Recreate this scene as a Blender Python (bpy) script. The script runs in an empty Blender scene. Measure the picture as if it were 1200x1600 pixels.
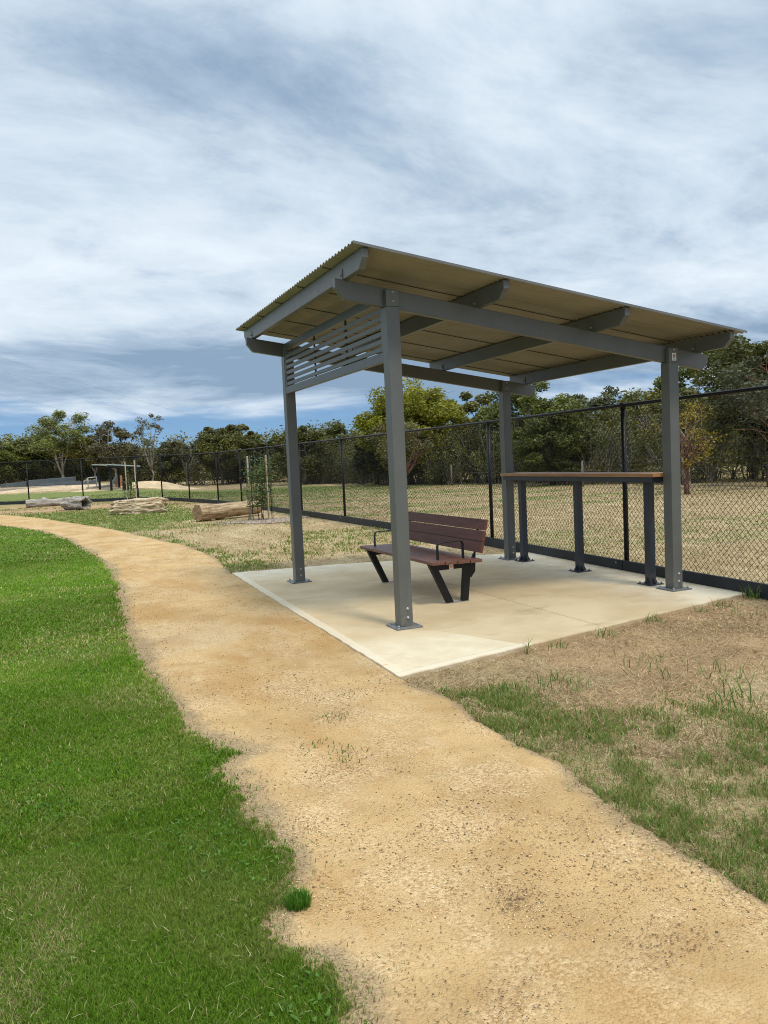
import bpy, bmesh, math, random
import numpy as np
from mathutils import Matrix, Vector
R_ = math.radians
scene = bpy.context.scene
COL = scene.collection

# ------------------------------------------------------------------ camera
cam_d = bpy.data.cameras.new("Camera")
cam = bpy.data.objects.new("Camera", cam_d); COL.objects.link(cam)
cam_d.sensor_fit = 'HORIZONTAL'; cam_d.sensor_width = 36.0
cam_d.lens = 1234.5/1200*36.0
cam_d.clip_start = 0.05; cam_d.clip_end = 3000
cr = Vector((0.91805, -0.39377, -0.04619)); cu = Vector((0.06961, 0.04539, 0.99654)); cf = Vector((0.39031, 0.91809, -0.06908))
m = Matrix((( cr.x, cu.x, -cf.x, -2.761), (cr.y, cu.y, -cf.y, -6.2352), (cr.z, cu.z, -cf.z, 1.5), (0, 0, 0, 1)))
cam.matrix_world = m
scene.camera = cam

# ------------------------------------------------------------------ view, sky, sun
scene.view_settings.view_transform = 'Standard'
scene.view_settings.look = 'None'
scene.view_settings.exposure = 0.12
scene.view_settings.gamma = 1.0
scene.cycles.filter_width = 1.05; scene.cycles.denoising_prefilter = 'NONE'; scene.cycles.max_bounces = 6; scene.cycles.diffuse_bounces = 2; scene.cycles.glossy_bounces = 2; scene.cycles.transmission_bounces = 3
SUN_EL, SUN_AZ = R_(58), R_(168)       # azimuth clockwise from +Y
world = bpy.data.worlds.new("World"); scene.world = world
world.use_nodes = True
wt = world.node_tree; wt.nodes.clear()

class NB:
    """tiny node-tree writer"""
    def __init__(s, tree): s.t = tree
    def n(s, typ, ins=None, **kw):
        nd = s.t.nodes.new(typ)
        for k, v in kw.items(): setattr(nd, k, v)
        for k, v in (ins or {}).items():
            sock = nd.inputs[k]
            if hasattr(v, 'links') or isinstance(v, bpy.types.NodeSocket): s.t.links.new(v, sock)
            else: sock.default_value = v
        return nd
    def math(s, op, a, b=0.0, c=None, clamp=False):
        i = {0: a, 1: b}
        if c is not None: i[2] = c
        return s.n('ShaderNodeMath', i, operation=op, use_clamp=clamp).outputs[0]
    def vmath(s, op, a, b=(0, 0, 0)):
        return s.n('ShaderNodeVectorMath', {0: a, 1: b}, operation=op).outputs[0]
    def noise(s, vec, scale, detail=4, rough=.55, dist=0.0, out='Fac'):
        return s.n('ShaderNodeTexNoise', {'Vector': vec, 'Scale': scale, 'Detail': detail, 'Roughness': rough, 'Distortion': dist}).outputs[out]
    def ramp(s, fac, stops, interp='LINEAR'):
        r = s.n('ShaderNodeValToRGB', {'Fac': fac}); cr_ = r.color_ramp; cr_.interpolation = interp
        while len(cr_.elements) < len(stops): cr_.elements.new(.5)
        for e, (p, c) in zip(cr_.elements, stops):
            e.position = p; e.color = (c, c, c, 1) if isinstance(c, (int, float)) else (*c, 1)
        return r.outputs[0]
    def mix(s, fac, a, b, mode='MIX'):
        nd = s.n('ShaderNodeMix', data_type='RGBA', blend_type=mode)
        for idx, v in ((0, fac), (6, a), (7, b)):
            so = nd.inputs[idx]
            if isinstance(v, bpy.types.NodeSocket): s.t.links.new(v, so)
            elif isinstance(v, (int, float)): so.default_value = v if idx == 0 else (v, v, v, 1)
            else: so.default_value = (*v, 1)
        return nd.outputs[2]
    def smooth(s, x, a, b):
        return s.n('ShaderNodeMapRange', {0: x, 1: a, 2: b, 3: 0.0, 4: 1.0}, interpolation_type='SMOOTHSTEP').outputs[0]

W = NB(wt)
tc = W.n('ShaderNodeTexCoord').outputs['Generated']
sky = W.n('ShaderNodeTexSky', sky_type='NISHITA', sun_disc=False, sun_elevation=SUN_EL, sun_rotation=SUN_AZ)
sky.air_density = 1.2; sky.dust_density = .4; sky.ozone_density = 2.5
s0 = W.n('ShaderNodeSeparateXYZ', {0: tc})
lift = W.n('ShaderNodeCombineXYZ', {0: s0.outputs[0], 1: s0.outputs[1], 2: W.math('ADD', W.math('MAXIMUM', s0.outputs[2], 0.0), .14)}).outputs[0]
W.t.links.new(lift, sky.inputs[0])
blue = W.mix(1.0, W.mix(1.0, sky.outputs[0], (.10, .10, .10), 'MULTIPLY'), (.74, .88, 1.02), 'MULTIPLY')
sep = W.n('ShaderNodeSeparateXYZ', {0: tc})
z = sep.outputs[2]
zz = W.math('ADD', W.math('MAXIMUM', z, 0.0), 0.20)
comb = W.n('ShaderNodeCombineXYZ', {0: W.math('DIVIDE', sep.outputs[0], zz), 1: W.math('DIVIDE', sep.outputs[1], zz), 2: 0.0}).outputs[0]
mp = W.n('ShaderNodeMapping', {'Vector': comb, 'Rotation': (0, 0, R_(10)), 'Scale': (0.95, 1.25, 1.0), 'Location': (3.3, 1.7, 0)}).outputs[0]
warp = W.noise(mp, .6, 2, .5, out='Color')
mpw = W.vmath('ADD', mp, W.vmath('MULTIPLY', W.vmath('SUBTRACT', warp, (.5, .5, .5)), (.9, .9, 0)))
n1 = W.noise(mpw, .8, 7, .5)
n2 = W.noise(mpw, 1.9, 8, .55)
n3 = W.noise(mpw, .62, 4, .45)
nfine = W.noise(mpw, 6.5, 9, .66)
cover = W.math('ADD', W.math('MULTIPLY', n1, .6), W.math('MULTIPLY', n2, .4))
lo = W.smooth(z, .05, .12)                      # few clouds low down, closed deck above
thr = W.math('SUBTRACT', .50, W.math('ADD', W.math('MULTIPLY', lo, .17), W.math('MULTIPLY', W.smooth(z, .10, .20), .07)))
cmask = W.n('ShaderNodeMapRange', {0: W.math('SUBTRACT', cover, thr), 1: -.04, 2: .11, 3: 0.0, 4: 1.0}, interpolation_type='SMOOTHSTEP').outputs[0]
hz = W.smooth(W.math('ADD', z, W.math('MULTIPLY', W.math('SUBTRACT', n2, .5), .03)), .054, .072)
cmask = W.math('MULTIPLY', cmask, hz)
shade = W.math('ADD', W.math('MULTIPLY', n3, .54), W.math('ADD', W.math('MULTIPLY', n2, .29), W.math('MULTIPLY', nfine, .17)))
def bump_(c, w, h): return W.math('MULTIPLY', W.math('SUBTRACT', 1.0, W.smooth(W.math('ABSOLUTE', W.math('SUBTRACT', W.math('ADD', z, W.math('MULTIPLY', W.math('SUBTRACT', n1, .5), .12)), c)), 0.0, w)), h)
for args in ((.118, .055, -.125), (.27, .13, .035), (.42, .08, -.055)): shade = W.math('ADD', shade, bump_(*args))
ccol = W.ramp(shade, [(.36, (.25, .36, .50)), (.425, (.40, .515, .65)), (.48, (.56, .665, .775)), (.53, (.67, .765, .86)), (.62, (.80, .88, .95))])
# the deck is brighter towards the zenith, as an overcast sky is
up = W.smooth(z, .52, .90)
gain = W.math('ADD', 1.0, W.math('MULTIPLY', up, 1.5))
ccol = W.vmath('MULTIPLY', ccol, W.n('ShaderNodeCombineXYZ', {0: gain, 1: gain, 2: gain}).outputs[0])
skycol = W.mix(cmask, blue, ccol)
bg = W.n('ShaderNodeBackground', {'Color': skycol, 'Strength': 1.0})
W.t.links.new(bg.outputs[0], W.n('ShaderNodeOutputWorld').inputs[0])

sun_d = bpy.data.lights.new("Sun", 'SUN'); sun_d.energy = 2.1; sun_d.angle = R_(11); sun_d.color = (1.0, .91, .76)
sun = bpy.data.objects.new("Sun", sun_d); COL.objects.link(sun)
dv = Vector((math.sin(SUN_AZ)*math.cos(SUN_EL), math.cos(SUN_AZ)*math.cos(SUN_EL), math.sin(SUN_EL)))
sun.rotation_euler = dv.to_track_quat('Z', 'Y').to_euler()
sun.location = (-6, -8, 20)

# ------------------------------------------------------------------ helpers
rng = np.random.default_rng(7)
def mat(name):
    mt = bpy.data.materials.new(name); mt.use_nodes = True
    t = mt.node_tree; t.nodes.clear(); return mt, NB(t)
def finish(nb, color, rough=.7, bump=None, bstr=.3, bdist=.01, metal=0.0, spec=.5, extra=None):
    ins = {'Base Color': color, 'Roughness': rough, 'Metallic': metal, 'Specular IOR Level': spec}
    p = nb.n('ShaderNodeBsdfPrincipled', {k: (v if not (k == 'Base Color' and isinstance(v, tuple)) else (*v, 1)) for k, v in ins.items()})
    if bump is not None:
        b = nb.n('ShaderNodeBump', {'Strength': bstr, 'Distance': bdist, 'Height': bump})
        nb.t.links.new(b.outputs[0], p.inputs['Normal'])
    nb.t.links.new(p.outputs[0], nb.n('ShaderNodeOutputMaterial').inputs[0])
    return p
def objco(nb): return nb.n('ShaderNodeTexCoord').outputs['Object']
def geopos(nb): return nb.n('ShaderNodeNewGeometry').outputs['Position']

def paint(name, base, rough=.45, var=.12, spec=.5, dust=None):
    mt, nb = mat(name); co = geopos(nb)
    n = nb.noise(co, 3.0, 5, .6); n2 = nb.noise(co, 60.0, 3, .5)
    c1 = tuple(c*(1-var) for c in base); c2 = tuple(c*(1+var) for c in base)
    col = nb.mix(nb.smooth(n, .35, .65), c1, c2)
    stv = nb.n('ShaderNodeMapping', {'Vector': co, 'Scale': (22, 22, .9)}).outputs[0]
    col = nb.mix(nb.math('MULTIPLY', nb.smooth(nb.noise(stv, 1.0, 5, .65), .52, .72), .16), col, tuple(c*.62 for c in base))
    col = nb.mix(nb.math('MULTIPLY', nb.smooth(nb.noise(co, 38, 4, .7), .60, .72), .20), col, tuple(min(1, c*1.6+.02) for c in base))
    if dust:
        zc = nb.n('ShaderNodeSeparateXYZ', {0: co}).outputs[2]
        f = nb.math('MULTIPLY', nb.math('SUBTRACT', 1.0, nb.smooth(zc, 0.0, .25)), nb.smooth(nb.noise(co, 14, 4, .6), .35, .7))
        col = nb.mix(nb.math('MULTIPLY', f, .22), col, dust)
    r = nb.math('ADD', rough-.06, nb.math('MULTIPLY', nb.noise(co, 18, 4, .6), .14))
    finish(nb, col, r, nb.noise(co, 160, 2, .5), .08, .002, spec=spec)
    return mt

M = {}
M['frame'] = paint('shelter grey paint', (.098, .104, .099), .42, .06, spec=.6, dust=(.42, .34, .22))
M['plate'] = paint('base plate blue grey', (.115, .13, .15), .4, .1, dust=(.42, .34, .22))
M['screen'] = paint('screen grey paint', (.090, .100, .100), .42, .05)
M['dark'] = paint('table dark blue paint', (.022, .028, .040), .45, .12, dust=(.3, .25, .18))
M['black'] = paint('black powder coat', (.008, .008, .009), .5, .2, spec=.3)
M['fenceblk'] = paint('fence black paint', (.006, .0065, .008), .45, .2, spec=.3)
M['kerb'] = paint('kerb board charcoal', (.020, .024, .028), .5, .2, spec=.35)
def bolt_mat():
    mt, nb = mat('galvanised bolt'); finish(nb, (.38, .38, .37), .45, metal=.7); return mt
M['bolt'] = bolt_mat()
def roof_mat():
    mt, nb = mat('roof sheet beige underside'); co = geopos(nb)
    n = nb.noise(co, 2.2, 5, .6)
    st = nb.n('ShaderNodeMapping', {'Vector': co, 'Scale': (.5, 9, .5)}).outputs[0]
    col = nb.mix(nb.smooth(n, .3, .7), (.225, .208, .158), (.268, .248, .192))
    col = nb.mix(nb.math('MULTIPLY', nb.smooth(nb.noise(st, 2, 4, .6), .52, .75), .25), col, (.13, .105, .065))
    finish(nb, col, .6, spec=.3); return mt
M['roof'] = roof_mat()
def wood_mat(name, a, b, axis=(.9, 12, 12), rough=.5, streak=(.05, .02, .015)):
    mt, nb = mat(name); co = geopos(nb)
    s = nb.n('ShaderNodeMapping', {'Vector': co, 'Scale': axis}).outputs[0]
    n = nb.noise(s, 3.5, 6, .65, .3); n2 = nb.noise(s, 16, 4, .6)
    col = nb.mix(nb.smooth(n, .3, .7), a, b)
    col = nb.mix(nb.math('MULTIPLY', nb.smooth(n2, .56, .72), .5), col, streak)
    finish(nb, col, rough, n2, .25, .003); return mt
M['bench'] = wood_mat('bench red brown boards', (.085, .023, .012), (.135, .043, .024), (14, .9, 14), .55, (.035, .013, .010))
M['benchseat'] = wood_mat('bench seat boards', (.12, .048, .032), (.18, .08, .055), (14, .9, 14), .45, (.05, .025, .022))
M['table'] = wood_mat('tabletop timber', (.30, .145, .055), (.42, .215, .09), (14, .7, 30), .5, (.2, .09, .035))
M['stake'] = wood_mat('pale stake timber', (.42, .34, .22), (.55, .46, .32), (16, 16, 1), .8, (.3, .23, .15))
M['mulchchip'] = None

def tagt(o, label, cat, group=None, kind=None):
    if label: o['label'] = label
    if cat: o['category'] = cat
    if group: o['group'] = group
    if kind: o['kind'] = kind
    return o
def empty(name, loc, label, cat, group=None, rz=0):
    o = bpy.data.objects.new(name, None); COL.objects.link(o); o.location = loc; o.rotation_euler = (0, 0, rz)
    o.empty_display_size = .2
    tagt(o, label, cat, group); return o
def copy_tree(o, parent=None):
    c = o.copy(); COL.objects.link(c)
    if parent is not None:
        c.parent = parent; c.matrix_parent_inverse = o.matrix_parent_inverse
    for ch in list(o.children): copy_tree(ch, c)
    return c

class MB:
    def __init__(s): s.v = []; s.f = []; s.smooth = []; s.marks = []
    def mark(s): s.marks.append((len(s.v), len(s.f))); return s
    def pieces(s, name, material, parent=None, bevel=0):
        mk = s.marks+[(len(s.v), len(s.f))]; out = []
        for (v0, f0), (v1, f1) in zip(mk[:-1], mk[1:]):
            q = MB(); q.v = s.v[v0:v1]; q.f = [tuple(i-v0 for i in f) for f in s.f[f0:f1]]; q.smooth = s.smooth[f0:f1]; out.append(q.obj(name, material, parent, bevel))
        return out
    def add(s, vs, fs, sm=False):
        b = len(s.v); s.v += [tuple(v) for v in vs]; s.f += [tuple(b+i for i in f) for f in fs]; s.smooth += [sm]*len(fs); return s
    def box(s, x0, x1, y0, y1, z0, z1):
        return s.add([(x0,y0,z0),(x1,y0,z0),(x1,y1,z0),(x0,y1,z0),(x0,y0,z1),(x1,y0,z1),(x1,y1,z1),(x0,y1,z1)],
              [(0,3,2,1),(4,5,6,7),(0,1,5,4),(1,2,6,5),(2,3,7,6),(3,0,4,7)])
    def prism(s, poly, d0, d1, axis):
        """poly: 2D outline; axis 'x': poly in YZ, 'y': poly in XZ, 'z': poly in XY"""
        n = len(poly)
        def P(p, d): return {'x': (d, p[0], p[1]), 'y': (p[0], d, p[1]), 'z': (p[0], p[1], d)}[axis]
        vs = [P(p, d0) for p in poly]+[P(p, d1) for p in poly]
        fs = [tuple(range(n)), tuple(range(2*n-1, n-1, -1))]+[(i, i+n, (i+1) % n+n, (i+1) % n) for i in range(n)]
        return s.add(vs, fs)
    def beam(s, p0, p1, w, h, up=(0, 0, 1)):
        p0 = Vector(p0); p1 = Vector(p1); d = (p1-p0).normalized(); u = Vector(up)
        sd = d.cross(u).normalized(); u = sd.cross(d).normalized()
        vs = []
        for p in (p0, p1):
            for a, b in ((-1, -1), (1, -1), (1, 1), (-1, 1)): vs.append(p+sd*(a*w/2)+u*(b*h/2))
        return s.add(vs, [(0,1,2,3),(7,6,5,4),(0,4,5,1),(1,5,6,2),(2,6,7,3),(3,7,4,0)])
    def tube(s, pts, rad, n=8, cap=True):
        pts = [Vector(p) for p in pts]; rad = rad if hasattr(rad, '__len__') else [rad]*len(pts)
        vs = []; fs = []; ref = None
        for i, p in enumerate(pts):
            d = (pts[min(i+1, len(pts)-1)]-pts[max(i-1, 0)]).normalized()
            if ref is None: ref = d.orthogonal().normalized()
            a = (ref-d*ref.dot(d)).normalized(); b = d.cross(a); ref = a
            for k in range(n):
                t = 2*math.pi*k/n; vs.append(p+(a*math.cos(t)+b*math.sin(t))*rad[i])
        for i in range(len(pts)-1):
            for k in range(n):
                k2 = (k+1) % n; fs.append((i*n+k, i*n+k2, (i+1)*n+k2, (i+1)*n+k))
        if cap: fs += [tuple(range(n-1, -1, -1)), tuple((len(pts)-1)*n+k for k in range(n))]
        return s.add(vs, fs, True)
    def obj(s, name, material, parent=None, bevel=0, origin=None, recalc=True):
        me = bpy.data.meshes.new(name)
        vs = s.v
        if origin is not None: vs = [(v[0]-origin[0], v[1]-origin[1], v[2]-origin[2]) for v in vs]
        me.from_pydata(vs, [], s.f)
        me.polygons.foreach_set('use_smooth', s.smooth)
        if recalc:
            bm = bmesh.new(); bm.from_mesh(me); bmesh.ops.recalc_face_normals(bm, faces=bm.faces); bm.to_mesh(me); bm.free()
        me.materials.append(material); me.update()
        o = bpy.data.objects.new(name, me); COL.objects.link(o)
        if origin is not None: o.location = origin
        if parent is not None:
            o.parent = parent
            o.matrix_parent_inverse = parent_world(parent).inverted()
        if bevel:
            b = o.modifiers.new('bevel', 'BEVEL'); b.width = bevel; b.segments = 2; b.limit_method = 'ANGLE'; b.harden_normals = False
        return o
def parent_world(o):
    mw = Matrix.LocRotScale(o.location, o.rotation_euler, o.scale)
    if o.parent: mw = parent_world(o.parent) @ o.matrix_parent_inverse @ mw
    return mw

def raw_mesh(name, V, F, material, cols=None, smooth=False):
    """fast mesh from numpy: V (n,3); F list of (array of (m,k)) face blocks"""
    me = bpy.data.meshes.new(name)
    V = np.asarray(V, np.float32); me.vertices.add(len(V)); me.vertices.foreach_set('co', V.ravel())
    loops = np.concatenate([f.ravel() for f in F]).astype(np.int32)
    sizes = np.concatenate([np.full(len(f), f.shape[1], np.int32) for f in F])
    starts = np.concatenate([[0], np.cumsum(sizes)[:-1]]).astype(np.int32)
    me.loops.add(len(loops)); me.loops.foreach_set('vertex_index', loops)
    me.polygons.add(len(sizes)); me.polygons.foreach_set('loop_start', starts)
    me.update(calc_edges=True)
    if smooth: me.polygons.foreach_set('use_smooth', np.ones(len(sizes), bool))
    if cols is not None:
        for nm, c in cols.items():
            at = me.color_attributes.new(nm, 'FLOAT_COLOR', 'POINT')
            c4 = np.ones((len(V), 4), np.float32); c4[:, :c.shape[1]] = c; at.data.foreach_set('color', c4.ravel())
    me.materials.append(material)
    return me
def link(name, me, parent=None):
    o = bpy.data.objects.new(name, me); COL.objects.link(o)
    if parent is not None: o.parent = parent; o.matrix_parent_inverse = parent_world(parent).inverted()
    return o

# value noise for masks
_perm = np.random.default_rng(3).random((256, 256))
def vnoise(x, y, s):
    x = np.asarray(x)*s; y = np.asarray(y)*s
    xi = np.floor(x).astype(int); yi = np.floor(y).astype(int); fx = x-xi; fy = y-yi
    fx = fx*fx*(3-2*fx); fy = fy*fy*(3-2*fy)
    g = lambda a, b: _perm[a % 256, b % 256]
    return (g(xi, yi)*(1-fx)+g(xi+1, yi)*fx)*(1-fy)+(g(xi, yi+1)*(1-fx)+g(xi+1, yi+1)*fx)*fy
def fbm(x, y, s, o=4):
    t = 0; a = .5
    for k in range(o): t = t+a*vnoise(x+17.3*k, y-9.1*k, s*2**k); a /= 2
    return t/(1-.5**o)
def sst(x, a, b):
    t = np.clip((x-a)/(b-a), 0, 1); return t*t*(3-2*t)

# ------------------------------------------------------------------ terrain
CX, CY = -2.761, -6.235
def terr(x, y):
    x = np.asarray(x, float); y = np.asarray(y, float)
    d = (x-CX)*.39+(y-CY)*.92
    left = 1-sst(x, 1.5, 6.5)
    return (.10*sst(d, 32, 39)+.16*sst(d, 38, 46)+.42*sst(d, 44, 62))*left
LAWN = [(-4.6,23.0),(-4.123,20.26),(-3.03,16.62),(-2.348,12.6),(-2.035,8.6),(-1.95,5.5),(-2.1,2.72),(-2.19,.99),(-2.149,-.05),(-2.1,-1.01),(-2.126,-1.7),(-1.985,-2.05),(-1.93,-2.22),(-2.07,-2.33),(-2.08,-2.7),(-2.06,-3.0),(-2.02,-3.33),(-2.05,-3.55),(-2.15,-3.74),(-2.19,-3.88),(-2.09,-4.0),(-2.03,-4.16),(-2.07,-4.34),(-2.1,-4.8),(-2.05,-5.5),(-2.1,-7.5),(-2.0,-10)]
PATHR = [(-6.4,31.5),(-4.475,27.7),(-3.078,23.3),(-2.011,18.5),(-1.217,14.97),(-.707,11.37),(-.35,9.11),(-.26,6.7),(-.42,5.17),(-.48,4.62),(-.63,-1.37),(-.52,-1.84),(-.557,-2.25),(-.592,-2.72),(-.547,-3.06),(-.605,-3.33),(-.63,-3.73),(-.68,-4.0),(-.67,-4.4),(-.62,-5.2),(-.66,-7.5),(-.6,-10)]
def edge_x(pts, y):
    ys = np.array([p[1] for p in pts])[::-1]; xs = np.array([p[0] for p in pts])[::-1]
    return np.interp(y, ys, xs)
def lawn_x(y):
    y = np.asarray(y, float); return edge_x(LAWN, y)+(fbm(y*0+3.1, y, 3.0, 4)-.5)*.14+(fbm(y*0+8.1, y, 14.0, 3)-.5)*.05
def path_x(y):
    y = np.asarray(y, float); return edge_x(PATHR, y)+(fbm(y*0+13.1, y, 2.5, 4)-.5)*.10*sst(np.abs(y-1.7), 3.0, 3.6)+(fbm(y*0+33.1, y, 15.0, 3)-.5)*.05*sst(np.abs(y-1.7), 2.9, 3.3)
# fence line (post positions)
FR = [(3.281, -5.586), (3.496, -2.11), (3.659, 1.396), (3.874, 4.902), (3.905, 8.388), (3.895, 11.863), (3.843, 15.216), (3.762, 18.538), (3.649, 21.819), (3.455, 25.029), (2.852, 28.136), (2.034, 30.549), (1.08, 31.75)]
FL = [(1.08,31.75),(-1.2,33.23),(-3.55,35.1),(-5.9,36.95),(-8.3,38.85),(-10.7,40.7)]
def fence_x(y):
    a = np.array(FR+FL[1:]); return np.interp(y, a[:, 1], a[:, 0])

def green_mask(x, y):
    """how green the grass grows outside the lawn (0..1)"""
    n = fbm(x, y, .45, 4); n2 = fbm(x+40, y, 2.2, 3)
    px = path_x(y); dp = x-px
    inside = x < fence_x(y)
    # strip along the near path edge, with a spur to the right
    near = sst(-y, 1.75, 2.0)*(1-sst(dp, .22, .62))*1.2
    near = np.maximum(near, sst(-y, 2.25, 2.9)*(1-sst(dp, .8, 1.8))*.75*sst(n, .34, .52))
    near = near*sst(n2, .15, .42)
    far = sst(y, 12.5, 15)*(1-sst(x, .9, 2.6))*(1-sst(y, 25, 28.5))*sst(n2, .15, .4)
    far = far*(1-.8*np.exp(-((x-1.0)**2+(y-15.5)**2)/1.5))
    patch = 1.1*np.exp(-((x+.1)**2/.15+(y-5.45)**2/.5))
    edge = .8*sst(y, 5, 7)*(1-sst(dp, .1, .5))*sst(n2, .3, .55)*(y < 26)
    mid = .55*sst(y, 5, 9)*sst(n, .46, .62)
    g_in = np.clip(np.maximum.reduce([near, far, patch, edge, mid, .42*sst(n, .52, .68)*sst(y, 1, 4)]), 0, 1)
    o = sst(y, 22, 34)*(.35+.65*sst(n, .40, .52))
    band = .9*sst(vnoise(x*.12+y*.05, y+.25*x, .55), .42, .62)
    o = np.clip(np.maximum(o, .8*band*sst(n2, .2, .55)), 0, 1)
    o = np.maximum(o, sst(y, 31, 36)*(1-sst(x, 9, 14))*.95*(1-sst(x-y*.0, 14, 22)))
    far_straw = sst((x-CX)*.39+(y-CY)*.92, 47, 50)
    o = o*(1-far_straw)
    return np.where(inside, g_in, o)
def bare_mask(x, y):
    n = fbm(x+11, y+5, .9, 4); n2 = fbm(x+3, y+50, 3.5, 3)
    px = path_x(y); dp = x-px
    b = .62*sst(-y, .2, .5)*(1-sst(-y, 2.2, 2.8))*(x > .2)+np.exp(-((x-2.1)**2/.7+(y+1.75)**2/.30))*.6+np.exp(-((x-3.2)**2/.5+(y+2.8)**2/.5))*.7
    b = b+.9*(1-sst(dp, .0, .14))*(x < fence_x(y))
    b = b+.55*sst(n, .5, .62)
    b = b+.8*sst(y, 24, 26)*(x < fence_x(y))*(1-sst(y, 34, 38))
    return np.clip(b*(.45+.8*n2), 0, 1)

def lines(*segs):
    out = []
    for a, b, st in segs: out += list(np.arange(a, b, st))
    return np.array(out)
xs = lines((-420,-60,30),(-60,-12,3),(-12,-3,.5),(-3,6,.09),(6,20,.5),(20,60,2),(60,420,30)); xs = np.append(xs, 420)
ys = lines((-60,-9,4),(-9,-5,.5),(-5,9,.09),(9,36,.22),(36,70,.8),(70,120,5),(120,700,40)); ys = np.append(ys, 720)
X, Y = np.meshgrid(xs, ys)
Z = terr(X, Y)-.03+(fbm(X, Y, .8, 3)-.5)*.012*(np.abs(X) < 30)
G = green_mask(X, Y); Bm = bare_mask(X, Y)
lawnish = (X < lawn_x(Y)-.02).astype(float)
nx, ny = len(xs), len(ys)
idx = np.arange(nx*ny).reshape(ny, nx)
Fq = np.stack([idx[:-1, :-1], idx[:-1, 1:], idx[1:, 1:], idx[1:, :-1]], -1).reshape(-1, 4)

def ground_mat():
    mt, nb = mat('dry grass ground'); co = geopos(nb)
    at = nb.n('ShaderNodeVertexColor', layer_name='mask'); s = nb.n('ShaderNodeSeparateColor', {0: at.outputs[0]})
    g, b = s.outputs[0], s.outputs[1]
    nf = nb.noise(co, 55, 5, .7); nm = nb.noise(co, 9, 5, .65); nl = nb.noise(co, 1.6, 4, .6)
    stretch = nb.n('ShaderNodeMapping', {'Vector': co, 'Scale': (1, .28, 1), 'Rotation': (0, 0, R_(20))}).outputs[0]
    ns = nb.noise(stretch, 2.2, 5, .6)
    straw = nb.mix(nb.smooth(nm, .3, .7), (.26, .185, .095), (.42, .315, .17))
    straw = nb.mix(nb.smooth(ns, .42, .66), straw, (.48, .375, .215))
    straw = nb.mix(nb.math('MULTIPLY', nb.smooth(nf, .5, .7), .6), straw, (.20, .13, .065))
    dirt = nb.mix(nb.smooth(nl, .35, .65), (.28, .18, .095), (.42, .28, .155))
    dirt = nb.mix(nb.math('MULTIPLY', nb.smooth(nf, .55, .75), .5), dirt, (.18, .11, .06))
    grn = nb.mix(nb.smooth(nm, .3, .7), (.12, .17, .035), (.21, .25, .07))
    grn = nb.mix(nb.math('MULTIPLY', nb.smooth(nf, .5, .72), .6), grn, (.20, .17, .08))
    gf = nb.smooth(nb.math('ADD', g, nb.math('MULTIPLY', nb.math('SUBTRACT', nm, .5), .8)), .35, .8)
    bf = nb.smooth(nb.math('ADD', b, nb.math('MULTIPLY', nb.math('SUBTRACT', nm, .5), .9)), .35, .75)
    col = nb.mix(bf, straw, dirt); col = nb.mix(nb.math('MULTIPLY', gf, nb.math('ADD', .38, nb.math('MULTIPLY', nb.smooth(nb.n('ShaderNodeSeparateXYZ', {0: co}).outputs[1], 4.0, 14.0), .55))), col, grn)
    h = nb.math('ADD', nf, nb.math('MULTIPLY', nm, .8))
    finish(nb, col, .95, h, .6, .02, spec=.15); return mt
M['ground'] = ground_mat()
me = raw_mesh('ground', np.stack([X.ravel(), Y.ravel(), Z.ravel()], 1), [Fq], M['ground'],
              {'mask': np.stack([G.ravel(), Bm.ravel(), lawnish.ravel()], 1)}, True)
tagt(link('ground', me), None, None, kind='structure')

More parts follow.
